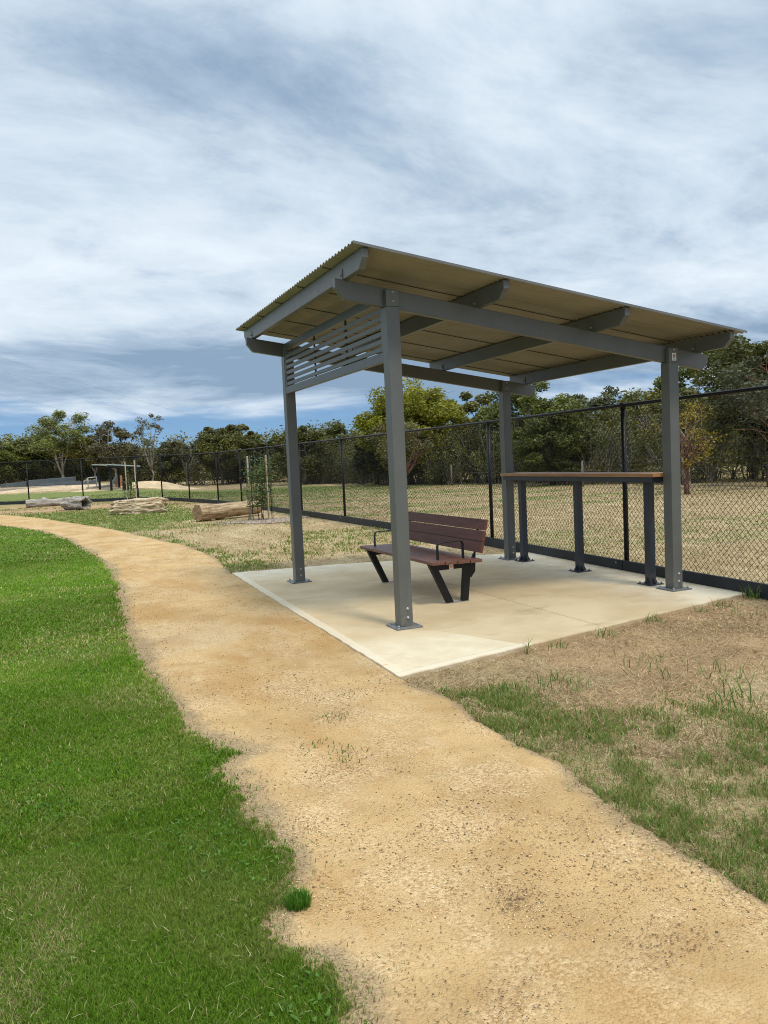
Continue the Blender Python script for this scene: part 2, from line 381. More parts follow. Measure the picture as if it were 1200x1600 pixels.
# gravel path: strip between the lawn edge and its right edge
def path_mat():
    mt, nb = mat('crushed rock path'); co = geopos(nb)
    at = nb.n('ShaderNodeVertexColor', layer_name='edge'); e = nb.n('ShaderNodeSeparateColor', {0: at.outputs[0]})
    vo = nb.n('ShaderNodeTexVoronoi', {'Vector': co, 'Scale': 115.0}); vo2 = nb.n('ShaderNodeTexVoronoi', {'Vector': co, 'Scale': 62.0})
    nl = nb.noise(co, 1.3, 5, .6); nm = nb.noise(co, 6, 5, .65); nf = nb.noise(co, 90, 4, .7); nw = nb.noise(co, .55, 3, .5)
    base = nb.mix(nb.smooth(nl, .32, .68), (.43, .28, .125), (.575, .39, .185))
    base = nb.mix(nb.math('MULTIPLY', nb.smooth(nm, .5, .72), .55), base, (.40, .235, .092))
    base = nb.mix(nb.math('MULTIPLY', nb.smooth(nw, .52, .66), .45), base, (.56, .43, .265))
    sepc = nb.n('ShaderNodeSeparateColor', {0: vo.outputs['Color']})
    stone = nb.mix(sepc.outputs[0], (.24, .135, .05), (.92, .72, .44))
    base = nb.mix(nb.math('MULTIPLY', nb.smooth(nb.noise(co, 2.1, 4, .6), .42, .62), .42), base, stone)
    base = nb.mix(nb.math('MULTIPLY', nb.smooth(nf, .58, .74), .5), base, (.24, .145, .06))
    sw = nb.n('ShaderNodeMapping', {'Vector': co, 'Scale': (1.6, .55, 1), 'Rotation': (0, 0, R_(-14))}).outputs[0]
    base = nb.mix(nb.math('MULTIPLY', nb.smooth(nb.noise(sw, .9, 5, .6), .50, .64), .55), base, (.43, .245, .088))
    base = nb.mix(nb.math('MULTIPLY', nb.smooth(nb.noise(sw, 1.3, 5, .6), .40, .30), .55), base, (.60, .465, .30))
    # dark bits of litter in patches
    pat = nb.smooth(nb.noise(co, 2.3, 6, .7), .60, .70)
    base = nb.mix(nb.math('MULTIPLY', nb.math('MULTIPLY', pat, nb.smooth(nb.noise(co, 45, 4, .7), .42, .6)), .7), base, (.16, .115, .065))
    ef = nb.smooth(nb.math('ADD', e.outputs[0], nb.math('MULTIPLY', nb.math('SUBTRACT', nm, .5), .9)), .35, .85)
    edgec = nb.mix(nb.smooth(nf, .35, .65), (.21, .15, .085), (.42, .31, .18))
    base = nb.mix(nb.math('MULTIPLY', ef, .85), base, edgec)
    h = nb.math('ADD', nb.math('MULTIPLY', vo.outputs['Distance'], -1.2), nb.math('ADD', nb.math('MULTIPLY', vo2.outputs['Distance'], -.8), nf))
    finish(nb, base, .95, h, .85, .006, spec=.12); return mt
M['path'] = path_mat()
py_ = lines((-10,-5,.1),(-5,6,.03),(6,31.4,.06))
T = np.linspace(0, 1, 41)
lx = lawn_x(py_)-.12; rx = path_x(py_)
PX = lx[:, None]*(1-T)+rx[:, None]*T; PY = np.repeat(py_[:, None], len(T), 1)
PZ = terr(PX, PY)-.015+(fbm(PX, PY, 2.0, 3)-.5)*.012+(fbm(PX, PY, 7.0, 3)-.5)*.006
dl = (PX-lawn_x(PY)); dr = (rx[:, None]-PX)
PZ = PZ-.014*(1-sst(dr, 0, .06))*(np.abs(PY-1.6) > 3.0)
wl = .26+.10*np.sin(PY*2.1)
E1 = np.clip(1-dl/wl, 0, 1); E2 = np.clip(1-dr/(.16+.08*np.sin(PY*3.1)), 0, 1)*.95*(np.abs(PY-1.6) > 3.05)
E = np.maximum(E1, E2)
i2 = np.arange(PX.size).reshape(PX.shape); Fp = np.stack([i2[:-1, :-1], i2[:-1, 1:], i2[1:, 1:], i2[1:, :-1]], -1).reshape(-1, 4)
me = raw_mesh('path', np.stack([PX.ravel(), PY.ravel(), PZ.ravel()], 1), [Fp], M['path'], {'edge': np.repeat(E.ravel()[:, None], 3, 1)}, True)
tagt(link('gravel_path', me), None, None, kind='structure')

# lawn soil sheet under the blades
def lawn_mat():
    mt, nb = mat('lawn thatch'); co = geopos(nb)
    nl = nb.noise(co, .8, 4, .6); nm = nb.noise(co, 7, 5, .65); nf = nb.noise(co, 70, 4, .7)
    c = nb.mix(nb.smooth(nm, .3, .7), (.070, .120, .012), (.110, .175, .022))
    c = nb.mix(nb.smooth(nl, .4, .62), c, (.098, .160, .020))
    c = nb.mix(nb.math('MULTIPLY', nb.smooth(nf, .5, .7), .7), c, (.030, .045, .012))
    finish(nb, c, .95, nb.math('ADD', nf, nm), .7, .02, spec=.1); return mt
M['lawn'] = lawn_mat()
T2 = np.concatenate([np.linspace(0, .1, 12)**1.0, np.linspace(.13, 1, 22)])
ly = lines((-10,-5,.1),(-5,6,.04),(6,23,.08)); lxx = lawn_x(ly)
LX = lxx[:, None]-(T2*14)[None, :]; LY = np.repeat(ly[:, None], len(T2), 1)
LZ = terr(LX, LY)-.008-.012*(1-sst(lxx[:, None]-LX, 0, .05))
i2 = np.arange(LX.size).reshape(LX.shape); Fl = np.stack([i2[:-1, :-1], i2[1:, :-1], i2[1:, 1:], i2[:-1, 1:]], -1).reshape(-1, 4)
me = raw_mesh('lawn', np.stack([LX.ravel(), LY.ravel(), LZ.ravel()], 1), [Fl], M['lawn'], None, True)
tagt(link('lawn', me), None, None, kind='structure')

# ------------------------------------------------------------------ grass blades
def blade_mat():
    mt, nb = mat('grass blades')
    at = nb.n('ShaderNodeVertexColor', layer_name='Col').outputs[0]
    p = nb.n('ShaderNodeBsdfPrincipled', {'Base Color': at, 'Roughness': .6, 'Specular IOR Level': .15})
    tr = nb.n('ShaderNodeBsdfTranslucent', {'Color': nb.mix(1.0, at, (1.1, 1.05, .55), 'MULTIPLY')})
    mx = nb.n('ShaderNodeMixShader', {0: .3}); nb.t.links.new(p.outputs[0], mx.inputs[1]); nb.t.links.new(tr.outputs[0], mx.inputs[2])
    nb.t.links.new(mx.outputs[0], nb.n('ShaderNodeOutputMaterial').inputs[0]); return mt
M['blade'] = blade_mat()
def blades(P, L, Wd, lean, col, tip=1.25, curl=.5):
    """P (n,3) roots, L lengths, Wd widths, lean tilt in radians, col (n,3)"""
    n = len(P); az = rng.random(n)*2*np.pi; fa = rng.random(n)*np.pi
    s = np.stack([np.cos(fa), np.sin(fa), np.zeros(n)], 1)*Wd[:, None]*.5
    d = np.stack([np.cos(az)*np.sin(lean), np.sin(az)*np.sin(lean), np.cos(lean)], 1)
    d2 = np.stack([np.cos(az)*np.sin(lean+curl), np.sin(az)*np.sin(lean+curl), np.cos(lean+curl)], 1)
    mid = P+d*(L*.55)[:, None]; tipp = mid+d2*(L*.45)[:, None]; tipp[:, 2] = np.maximum(tipp[:, 2], P[:, 2]+.003)
    V = np.stack([P-s, P+s, mid+s*.8, mid-s*.8, tipp], 1).reshape(-1, 3)
    b = np.arange(n)[:, None]*5
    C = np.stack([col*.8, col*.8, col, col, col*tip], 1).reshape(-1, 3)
    return V, b+np.array([[0, 1, 2, 3]]), b+np.array([[3, 2, 4]]), C
class Bl:
    def __init__(s): s.V = []; s.Q = []; s.T = []; s.C = []; s.n = 0
    def add(s, *a, **k):
        V, Q, T, C = blades(*a, **k); s.V.append(V); s.Q.append(Q+s.n); s.T.append(T+s.n); s.C.append(C); s.n += len(V)
    def obj(s, name, label, cat, kind='stuff', parent=None, origin=None):
        V = np.concatenate(s.V)
        if origin is not None: V = V-np.array(origin)
        me = raw_mesh(name, V, [np.concatenate(s.Q), np.concatenate(s.T)], M['blade'], {'Col': np.clip(np.concatenate(s.C), 0, 1)})
        o = link(name, me, parent)
        if origin is not None: o.location = origin
        return tagt(o, label, cat, kind=kind)
def ring(n, d0, d1, a0=-31, a1=33, p=1.0):
    """points around the viewpoint's ground, denser near; angles about the view direction"""
    u = rng.random(n); d = (d0**(2-p)+(d1**(2-p)-d0**(2-p))*u)**(1/(2-p)) if p != 2 else d0*(d1/d0)**u
    a = R_(23)+np.radians(a0+(a1-a0)*rng.random(n))
    return CX+d*np.sin(a), CY+d*np.cos(a), d
def lawn_cols(x, y, n):
    a = fbm(x, y, 1.1, 4); b = fbm(x+30, y+7, 3.5, 3); r = rng.random(n)
    g1 = np.array([.092, .195, .011]); g2 = np.array([.195, .335, .028]); g3 = np.array([.28, .32, .075])
    c = g1[None]*(1-r[:, None])+g2[None]*r[:, None]
    m = sst(b, .45, .62)[:, None]*.45; c = c*(1-m)+g3*m
    # yellowed patches close to the viewer's left
    thin = rng.random(n) < 2*sst(b, .60, .75)
    yel = np.clip(1.3*np.exp(-((x+2.83)**2/.006+(y+3.56)**2/.015))+1.2*np.exp(-((x+3.02)**2/.02+(y+3.78)**2/.03))+.6*np.exp(-((x+2.9)**2/.03+(y+3.2)**2/.05))+.5*sst(a, .58, .7), 0, 1)
    straw = (rng.random(n) < .05+.5*yel)
    c = np.where(straw[:, None], np.array([.52, .45, .22])*(.7+.5*rng.random(n))[:, None], c)
    c = c*(.75+.5*sst(fbm(x, y+60, .35, 3), .3, .7))[:, None]
    return c
lb = Bl()
for n, d0, d1, L, w in ((190000, 1.5, 3.6, .028, .0026), (150000, 3.4, 7.5, .032, .0048), (80000, 7.2, 15, .036, .010), (45000, 14.5, 32, .042, .022)):
    x, y, d = ring(n*2, d0, d1, -42, 4, 1.2)
    ed = x-lawn_x(y); k = ((ed < -.05) | (rng.random(len(x)) < .62*np.exp(-(ed+.05)/.035)*(ed > -.05)) | ((ed < .01) & (fbm(x, y, 16, 2) > .45))) & (y < 23) & (y > -9.5); x, y = x[k][:n], y[k][:n]; nn = len(x)
    ln = L*(.45+.8*rng.random(nn))*(.8+.5*fbm(x, y, 2.5, 3))
    e = np.maximum(lawn_x(y)-x, 0); ln = ln*(1+.35*np.exp(-e/.05))*np.where(x > lawn_x(y)-.03, .6, 1)
    P = np.stack([x, y, terr(x, y)-.012], 1)
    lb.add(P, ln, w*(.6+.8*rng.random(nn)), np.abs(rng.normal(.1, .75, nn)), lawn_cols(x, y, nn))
x, y, d = ring(60000, 1.5, 16, -40, 20, 1.5); ed = x-lawn_x(y); k = (ed > -.03) & (rng.random(len(x)) < np.exp(-np.maximum(ed, 0)/.10)) & (y < 22); x, y, d = x[k], y[k], d[k]; q = len(x); t = rng.random(q)[:, None]
c = np.array([.20, .13, .07])*(1-t)+np.array([.55, .43, .25])*t; c = np.where((rng.random(q) < .18)[:, None], np.array([.12, .17, .03]), c)
lb.add(np.stack([x, y, terr(x, y)-.013], 1), .012+.02*rng.random(q), .0014+.0007*d, 1.1+rng.random(q)*.5, c, curl=.1)
# clover and flat weeds, thin spots and clippings in the turf
x, y, d = ring(16000, 1.5, 9, -42, 4, 1.4); k = (x < lawn_x(y)-.05) & (fbm(x+71, y+3, 2.6, 3) > .60); x, y, d = x[k], y[k], d[k]; q = len(x); t = rng.random(q)[:, None]
lb.add(np.stack([x, y, terr(x, y)+.006], 1), .012+.010*rng.random(q), .008+.006*rng.random(q), .9+.5*rng.random(q), np.array([.05, .13, .02])*(1-t)+np.array([.13, .26, .05])*t, curl=.2)
x, y, d = ring(2600, 1.5, 14, -42, 4, 1.3); k = (x < lawn_x(y)-.02) & (rng.random(2600) < .15+.9*sst(fbm(x+5, y, 1.3, 3), .5, .65)); x, y, d = x[k], y[k], d[k]; q = len(x); t = rng.random(q)[:, None]
lb.add(np.stack([x, y, terr(x, y)+.012], 1), .018+.03*rng.random(q), .0012+.0006*d, 1.0+.5*rng.random(q), np.array([.30, .28, .12])*(1-t)+np.array([.55, .48, .27])*t, curl=.15)
lb.obj('lawn_grass', 'short mown green lawn grass left of the gravel path', 'grass')

# green and dry grass on the right of the path and up to the fence
gb = Bl(); db = Bl()
slab_poly = [(-.48,4.62),(-.63,-1.37),(.53,-1.13),(3.60,-.51),(3.75,3.66),(3.22,3.8),(.94,4.43)]
def in_poly(x, y, poly, pad=0):
    inside = np.zeros(len(x), bool); n = len(poly)
    for i in range(n):
        x1, y1 = poly[i]; x2, y2 = poly[(i+1) % n]
        c = ((y1 > y) != (y2 > y)) & (x < (x2-x1)*(y-y1)/(y2-y1+1e-12)+x1); inside ^= c
    return inside
for n, d0, d1, Lg, w, Ld in ((80000, 2.0, 4.2, .045, .0034, .050), (150000, 4.0, 7.2, .045, .0050, .052), (80000, 6.8, 12, .045, .008, .05), (80000, 12, 24, .06, .016, .045), (60000, 24, 38, .06, .028, .045)):
    x, y, d = ring(n*3, d0, d1, -38, 36, 1.3)
    k = (x > path_x(y)-.01) & (x < fence_x(y)-.05) & ~in_poly(x, y, slab_poly); x, y = x[k][:n], y[k][:n]; nn = len(x)
    g = green_mask(x, y); b = bare_mask(x, y); cl = fbm(x, y, 6, 3)
    r = rng.random(nn)
    kg = r < g*(.12+.85*sst(cl, .35, .6))
    kd = (~kg) & (rng.random(nn) < np.where(y < 0, .95-.35*b, (1-.80*b)*.8))
    P = np.stack([x, y, terr(x, y)-.032], 1)
    xg, yg = x[kg], y[kg]; q = len(xg); t = rng.random(q)[:, None]
    c = np.array([.10, .19, .028])*(1-t)+np.array([.21, .28, .075])*t
    c = np.where((rng.random(q) < .30)[:, None], np.array([.36, .29, .14]), c)
    tall = 1+1.3*(rng.random(q) < .03)
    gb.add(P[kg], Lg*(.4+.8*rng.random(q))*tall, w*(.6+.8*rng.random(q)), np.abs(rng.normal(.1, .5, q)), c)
    q = kd.sum(); t = rng.random(q)[:, None]
    c = np.array([.17, .11, .055])*(1-t**1.2)+np.array([.78, .62, .38])*t**1.2
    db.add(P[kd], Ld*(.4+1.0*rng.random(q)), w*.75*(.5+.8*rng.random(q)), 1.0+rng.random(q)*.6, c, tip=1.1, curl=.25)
# paddock beyond the fence
x, y, d = ring(190000, 8, 46, -34, 36, 1.25)
k = (x > fence_x(y)+.08); x, y, d = x[k], y[k], d[k]; nn = len(x)
g = green_mask(x, y); kg = rng.random(nn) < g*.85
t = rng.random(nn)[:, None]
c = np.where(kg[:, None], np.array([.13, .17, .045])*(.7+.6*t), np.array([.26, .20, .11])*(1-t)+np.array([.54, .45, .28])*t)
db.add(np.stack([x, y, terr(x, y)-.032], 1), .05*(.5+rng.random(nn)), .0011*d*(.6+.6*rng.random(nn)), .5+.9*rng.random(nn), c)
x, y, d = ring(90000, 2.0, 16, -36, 36, 1.5); ed = path_x(y)-x; k = (ed > -.06) & (rng.random(len(x)) < np.exp(-np.maximum(ed, 0)/.055)) & (np.abs(y-1.6) > 2.95); x, y, d = x[k], y[k], d[k]; q = len(x); t = rng.random(q)[:, None]
c = np.array([.18, .12, .06])*(1-t)+np.array([.56, .44, .26])*t; gq = (rng.random(q) < .35)[:, None]; c = np.where(gq, np.array([.10, .18, .03])*(.7+.6*t), c)
db.add(np.stack([x, y, terr(x, y)-.018], 1), np.where(gq[:, 0], .022, .018)+.02*rng.random(q), .0014+.0006*d, np.where(gq[:, 0], .5, 1.15)+rng.random(q)*.4, c, curl=.2)
gb.obj('green_grass', 'green grass growing along the right edge of the path and in patches', 'grass')
db.obj('dry_grass', 'dry straw coloured grass around the slab and over the paddock', 'grass')
# scattered stems, seed heads and weeds
wb = Bl()
def tuft(bl, cx, cy, n, r, L, w, cols, lean=.45, z0=-.028):
    a = rng.random(n)*6.283; q = r*np.sqrt(rng.random(n)); x = cx+q*np.cos(a); y = cy+q*np.sin(a)
    t = rng.random(n)[:, None]; c = np.array(cols[0])*(1-t)+np.array(cols[1])*t
    bl.add(np.stack([x, y, terr(x, y)+z0], 1), L*(.45+.7*rng.random(n)), w*(.6+.7*rng.random(n)), np.abs(rng.normal(lean*.3, lean, n)), c)
GC = ((.07, .15, .022), (.18, .28, .06))
for (cx, cy, n, r, L) in [(3.42,-.66,40,.08,.17),(2.9,-.78,30,.10,.11),(2.6,-.84,22,.07,.09),(2.0,-.93,26,.09,.10),(1.3,-1.1,34,.12,.10),(.75,-1.22,22,.09,.10),(.5,-1.25,12,.05,.16),(1.15,-1.85,14,.12,.10),(.95,-2.1,30,.25,.12),
                          (1.9,-2.6,26,.25,.14),(2.7,-2.05,24,.3,.13),(3.1,-1.6,26,.2,.14),(2.3,-2.3,20,.2,.12),(.2,-2.05,60,.18,.11),(-.2,-2.0,60,.12,.10),(1.5,-3.2,30,.3,.14),(2.8,-1.2,20,.15,.1),(-.50,-1.75,26,.05,.05),
                          (-1.55,-2.35,26,.16,.035),(-1.45,-2.5,20,.12,.035),(-1.3,-1.9,22,.09,.03),(-1.05,-1.5,14,.1,.02),(3.3,-1.9,30,.18,.16),(.9,-2.9,46,.22,.16),(.5,-3.4,40,.25,.15),(1.2,-2.45,40,.2,.15)]:
    tuft(wb, cx, cy, n, r, L, .006, GC, .55, -.014 if cx < -.55 else -.03)
for k_ in range(140):
    cx = rng.uniform(-.3, 3.2); cy = rng.uniform(-5, -1.3)
    if cx < -.45 or (cx < .6 and cy > -1.6): continue
    tuft(wb, cx, cy, 7, .05, .10, .0045, ((.30, .22, .11), (.55, .44, .24)), .9)
wb.obj('weed_tufts', 'loose weeds and long stems at the slab and path edges', 'weeds')
# litter of pebbles on the path
def pebble_mat():
    mt, nb = mat('pebbles'); at = nb.n('ShaderNodeVertexColor', layer_name='Col').outputs[0]; finish(nb, at, .85, spec=.2); return mt
M['pebble'] = pebble_mat()
def chips(name, x, y, size, cols, label, cat, flat=.55, z0=-.013):
    n = len(x); base = np.array([[1,0,0],[-1,0,0],[0,1,0],[0,-1,0],[0,0,1],[0,0,-1]], float)
    f = np.array([[0,2,4],[2,1,4],[1,3,4],[3,0,4],[2,0,5],[1,2,5],[3,1,5],[0,3,5]])
    a = rng.random(n)*6.283; sx = size*(.6+.8*rng.random(n)); sy = size*(.5+.6*rng.random(n)); sz = size*flat*(.6+.6*rng.random(n))
    B = base[None]*np.stack([sx, sy, sz], 1)[:, None, :]+rng.normal(0, .12, (n, 6, 3))*size[:, None, None]
    ca, sa = np.cos(a)[:, None], np.sin(a)[:, None]
    V = np.stack([B[..., 0]*ca-B[..., 1]*sa+x[:, None], B[..., 0]*sa+B[..., 1]*ca+y[:, None], B[..., 2]+(terr(x, y)+z0)[:, None]], -1).reshape(-1, 3)
    Fc = (np.arange(n)[:, None, None]*6+f[None]).reshape(-1, 3)
    me = raw_mesh(name, V, [Fc], M['pebble'], {'Col': np.repeat(cols, 6, 0)})
    return tagt(link(name, me), label, cat, kind='stuff')
x, y, d = ring(150000, 2.4, 16, -32, 30, 1.6)
dens = .25+.75*sst(fbm(x, y, 1.4, 4), .45, .62)
k = (x > lawn_x(y)-.02) & (x < path_x(y)-.03) & (rng.random(len(x)) < dens) & ~((np.abs(y-1.6) < 2.9) & (x > path_x(y)-.01)); x, y, d = x[k][:52000], y[k][:52000], d[k][:52000]
t = rng.random(len(x))[:, None]; t2 = rng.random(len(x))[:, None]
pc = np.array([.36, .21, .085])*(1-t)+np.array([.78, .59, .34])*t; pc = np.where(t2 < .10, np.array([.14, .10, .06]), pc); pc = np.where(t2 > .98, np.array([.68, .62, .52]), pc)
chips('gravel', x, y, (.0013+.0036*rng.random(len(x))**3)*(1+d*.08), pc, 'small loose stones scattered on the sandy path', 'gravel')

# ------------------------------------------------------------------ concrete slab
def slab_mat():
    mt, nb = mat('concrete slab'); co = geopos(nb)
    s = nb.n('ShaderNodeSeparateXYZ', {0: co}); x, y, zc = s.outputs
    nl = nb.noise(co, .9, 5, .6); nm = nb.noise(co, 4, 6, .65); nf = nb.noise(co, 120, 4, .7)
    tan = nb.mix(nb.smooth(nl, .35, .65), (.50, .38, .22), (.62, .495, .31))
    st = nb.n('ShaderNodeMapping', {'Vector': co, 'Scale': (1.0, 2.6, 1), 'Rotation': (0, 0, R_(-12))}).outputs[0]
    tan = nb.mix(nb.math('MULTIPLY', nb.smooth(nb.noise(st, 1.1, 6, .65), .54, .70), .55), tan, (.38, .27, .145))
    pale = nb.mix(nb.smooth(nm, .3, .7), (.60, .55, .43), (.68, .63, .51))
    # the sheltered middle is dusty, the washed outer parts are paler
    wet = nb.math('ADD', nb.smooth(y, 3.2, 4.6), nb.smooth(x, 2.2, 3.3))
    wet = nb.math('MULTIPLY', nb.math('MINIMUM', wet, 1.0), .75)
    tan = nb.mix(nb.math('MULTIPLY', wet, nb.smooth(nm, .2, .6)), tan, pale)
    # new triangular pour at the front corner: right of the line (.17,-.14)-(.57,-1.10)
    ln = nb.math('ADD', nb.math('MULTIPLY', nb.math('SUBTRACT', x, .17), .92), nb.math('MULTIPLY', nb.math('SUBTRACT', y, -.14), .385))
    tri = nb.math('LESS_THAN', ln, 0.0)
    tri = nb.math('MULTIPLY', tri, nb.math('SUBTRACT', 1.0, nb.smooth(nb.math('ADD', y, nb.math('MULTIPLY', nl, .5)), -.25, .15)))
    front = nb.mix(nb.smooth(nm, .35, .7), (.64, .55, .38), (.74, .66, .49))
    col = nb.mix(nb.math('MULTIPLY', tri, .75), tan, front)
    # trowelled edge band along the path side and the front
    dleft = nb.math('SUBTRACT', x, nb.math('ADD', -.592, nb.math('MULTIPLY', y, .025)))
    dfr = nb.math('SUBTRACT', nb.math('MULTIPLY', nb.math('ADD', y, 1.245), .979), nb.math('MULTIPLY', x, .2))
    wob = nb.math('MULTIPLY', nb.math('SUBTRACT', nb.noise(co, 7, 5, .7), .5), .06)
    band = nb.math('MAXIMUM', nb.math('LESS_THAN', nb.math('ADD', dleft, wob), .080), nb.math('MULTIPLY', nb.math('LESS_THAN', dfr, .10), nb.math('LESS_THAN', nb.math('ADD', x, wob), .62)))
    col = nb.mix(nb.math('MULTIPLY', band, .65), col, (.70, .62, .47))
    groove = nb.math('MULTIPLY', nb.math('LESS_THAN', nb.math('ABSOLUTE', nb.math('SUBTRACT', dfr, .10)), .004), nb.math('LESS_THAN', x, .62))
    soil = nb.smooth(nb.math('ADD', dfr, nb.math('MULTIPLY', nb.math('SUBTRACT', nm, .5), .12)), .035, -.01)
    col = nb.mix(nb.math('MULTIPLY', soil, .7), col, (.36, .25, .14))
    col = nb.mix(nb.math('MULTIPLY', groove, .4), col, (.36, .30, .20))
    # rusty blotches
    sp = nb.math('MULTIPLY', nb.smooth(nb.noise(co, 5.5, 3, .5), .67, .76), nb.math('SUBTRACT', 1.0, nb.smooth(y, .8, 1.8)))
    col = nb.mix(nb.math('MULTIPLY', sp, .6), col, (.56, .33, .12))
    col = nb.mix(nb.math('MULTIPLY', nb.smooth(nf, .62, .75), .25), col, (.25, .19, .12))
    dsp = nb.math('MULTIPLY', nb.smooth(nb.noise(co, 26, 2, .5), .73, .77), .5)
    col = nb.mix(dsp, col, (.22, .16, .10))
    br = nb.n('ShaderNodeMapping', {'Vector': co, 'Scale': (3, 260, 1), 'Rotation': (0, 0, R_(-12))}).outputs[0]
    broom = nb.noise(br, 1.0, 3, .6)
    col = nb.mix(nb.math('MULTIPLY', nb.smooth(broom, .5, .75), .16), col, (.30, .23, .14))
    gr = nb.math('MULTIPLY', nb.smooth(nb.math('ADD', dleft, nb.math('MULTIPLY', nb.math('SUBTRACT', nm, .5), .5)), .35, .0), nb.smooth(nf, .5, .62))
    col = nb.mix(nb.math('MULTIPLY', gr, .5), col, (.52, .36, .18))
    finish(nb, col, .8, nb.math('ADD', nf, nb.math('ADD', nb.math('MULTIPLY', nm, 2.0), broom)), .3, .004, spec=.3); return mt
M['slab'] = slab_mat()
# two saw-cut joints: built as four separate bays with a gap
slab = MB()
jx, jy = 1.45, 1.42
def clip(poly, a, b, c):
    """keep a*x+b*y<=c"""
    out = []
    for i in range(len(poly)):
        p, q = poly[i], poly[(i+1) % len(poly)]
        dp = a*p[0]+b*p[1]-c; dq = a*q[0]+b*q[1]-c
        if dp <= 0: out.append(p)
        if (dp < 0 < dq) or (dq < 0 < dp):
            t = dp/(dp-dq); out.append((p[0]+(q[0]-p[0])*t, p[1]+(q[1]-p[1])*t))
    return out
gw = .0035
def jag(poly):
    out = []; n = len(poly)
    for i in range(n):
        p, q = poly[i], poly[(i+1) % n]; L = math.dist(p, q); k = max(1, int(L/.06)); outer = not (abs(p[0]-q[0]) < .001 or abs(p[1]-q[1]) < .001)
        for j in range(k):
            t = j/k; a = (random.random()-.5)*.012 if outer and j else 0
            nxn = (-(q[1]-p[1])/L, (q[0]-p[0])/L); out.append((p[0]+(q[0]-p[0])*t+nxn[0]*a, p[1]+(q[1]-p[1])*t+nxn[1]*a))
    return out
random.seed(4)
for sx in (-1, 1):
    for sy in (-1, 1):
        pl = clip(slab_poly, -sx, 0, -sx*jx-gw); pl = clip(pl, 0, -sy, -sy*jy-gw)
        slab.prism(jag(pl), -.12, 0, 'z')
so = slab.obj('concrete_slab', M['slab'], bevel=.004); tagt(so, None, None, kind='structure')

# ------------------------------------------------------------------ picnic shelter
SL = -.1483
W_, D_, PW = 3.078, 3.141, .121
zt = lambda x: 2.943+SL*x              # top of the bearers
sh = empty('picnic_shelter', (1.6, 1.6, 0), 'grey steel picnic shelter with a sloping corrugated roof over the concrete slab', 'shelter')
BH = .160; RH = .152
def post_mesh(x0, y0):
    b = MB(); zb = zt(x0)-BH-.004
    b.box(x0, x0+PW, y0, y0+PW, .012, zb)
    top = zt(x0+.06)-.010
    b2 = MB(); b2.box(x0, x0+PW, y0, y0+.052, zb, top)
    return b, b2
def bolt(b, c, axis, r=.011, h=.012):
    b.mark(); c = Vector(c); a = Vector(axis); b.tube([c, c+a*.003], r*1.6, 10); b.tube([c+a*.003, c+a*h], r, 6)
proto_done = {}
for (x0, y0) in ((0, 0), (W_, 0), (0, D_), (W_, D_)):
    b, b2 = post_mesh(x0, y0)
    b.add(b2.v, b2.f)
    p = b.obj('post', M['frame'], sh, bevel=.005)
    pl = MB(); c = (x0+PW/2, y0+PW/2); pl.box(c[0]-.125, c[0]+.125, c[1]-.125, c[1]+.125, 0, .013)
    pl.obj('base_plate', M['plate'], p, bevel=.003)
    bo = MB()
    for sx in (-1, 1):
        for sy in (-1, 1): bolt(bo, (c[0]+sx*.095, c[1]+sy*.095, .013), (0, 0, 1), .010, .022)
    for zz_ in (.085, .165): bolt(bo, (c[0]+.012, y0, zz_), (0, -1, 0), .010, .010)
    zt_ = zt(x0)-.075
    for dz in (.038, -.038): bolt(bo, (c[0]+.004, y0, zt_+dz), (0, -1, 0), .009, .010)
    bo.pieces('bolt', M['bolt'], p)
# bearers
for y0 in (PW*.0+.0535, D_+.0535):
    xa, xb = -.435, 3.645
    ch, cv = .072, .078
    poly = [(xa, zt(xa)), (xa, zt(xa)-cv), (xa+ch, zt(xa+ch)-BH), (xb-ch, zt(xb-ch)-BH), (xb, zt(xb)-cv), (xb, zt(xb))]
    MB().prism(poly, y0, y0+.062, 'y').obj('bearer', M['frame'], sh, bevel=.004)
# rafters on top of the bearers
YA, YB = -.398, 3.60
zr = lambda x: zt(x)+RH
RX = (-.364, .918, 2.200, 3.482)
for xr in RX:
    b = MB(); rw = .055
    zb_, zt2 = zt(xr+rw/2)+.002, zr(xr+rw/2)
    cv, ch = .072, .085
    poly = [(YA, zt2), (YA, zt2-cv), (YA+ch, zb_), (YB-ch, zb_), (YB, zt2-cv), (YB, zt2)]
    b.prism(poly, xr, xr+rw, 'x')
    r = b.obj('rafter', M['frame'], sh, bevel=.004)
    # cleats where the rafter crosses the bearers
    c = MB()
    for yb in (.0535+.031, D_+.0535+.031):
        c.mark().box(xr-.006, xr-.0002, yb-.035, yb+.035, zb_+.0, zb_+.09)
        cb = MB(); bolt(cb, (xr-.006, yb+.0, zb_+.045), (-1, 0, 0), .009, .012); cb.obj('bolt', M['bolt'], r)
    c.pieces('cleat', M['frame'], r)
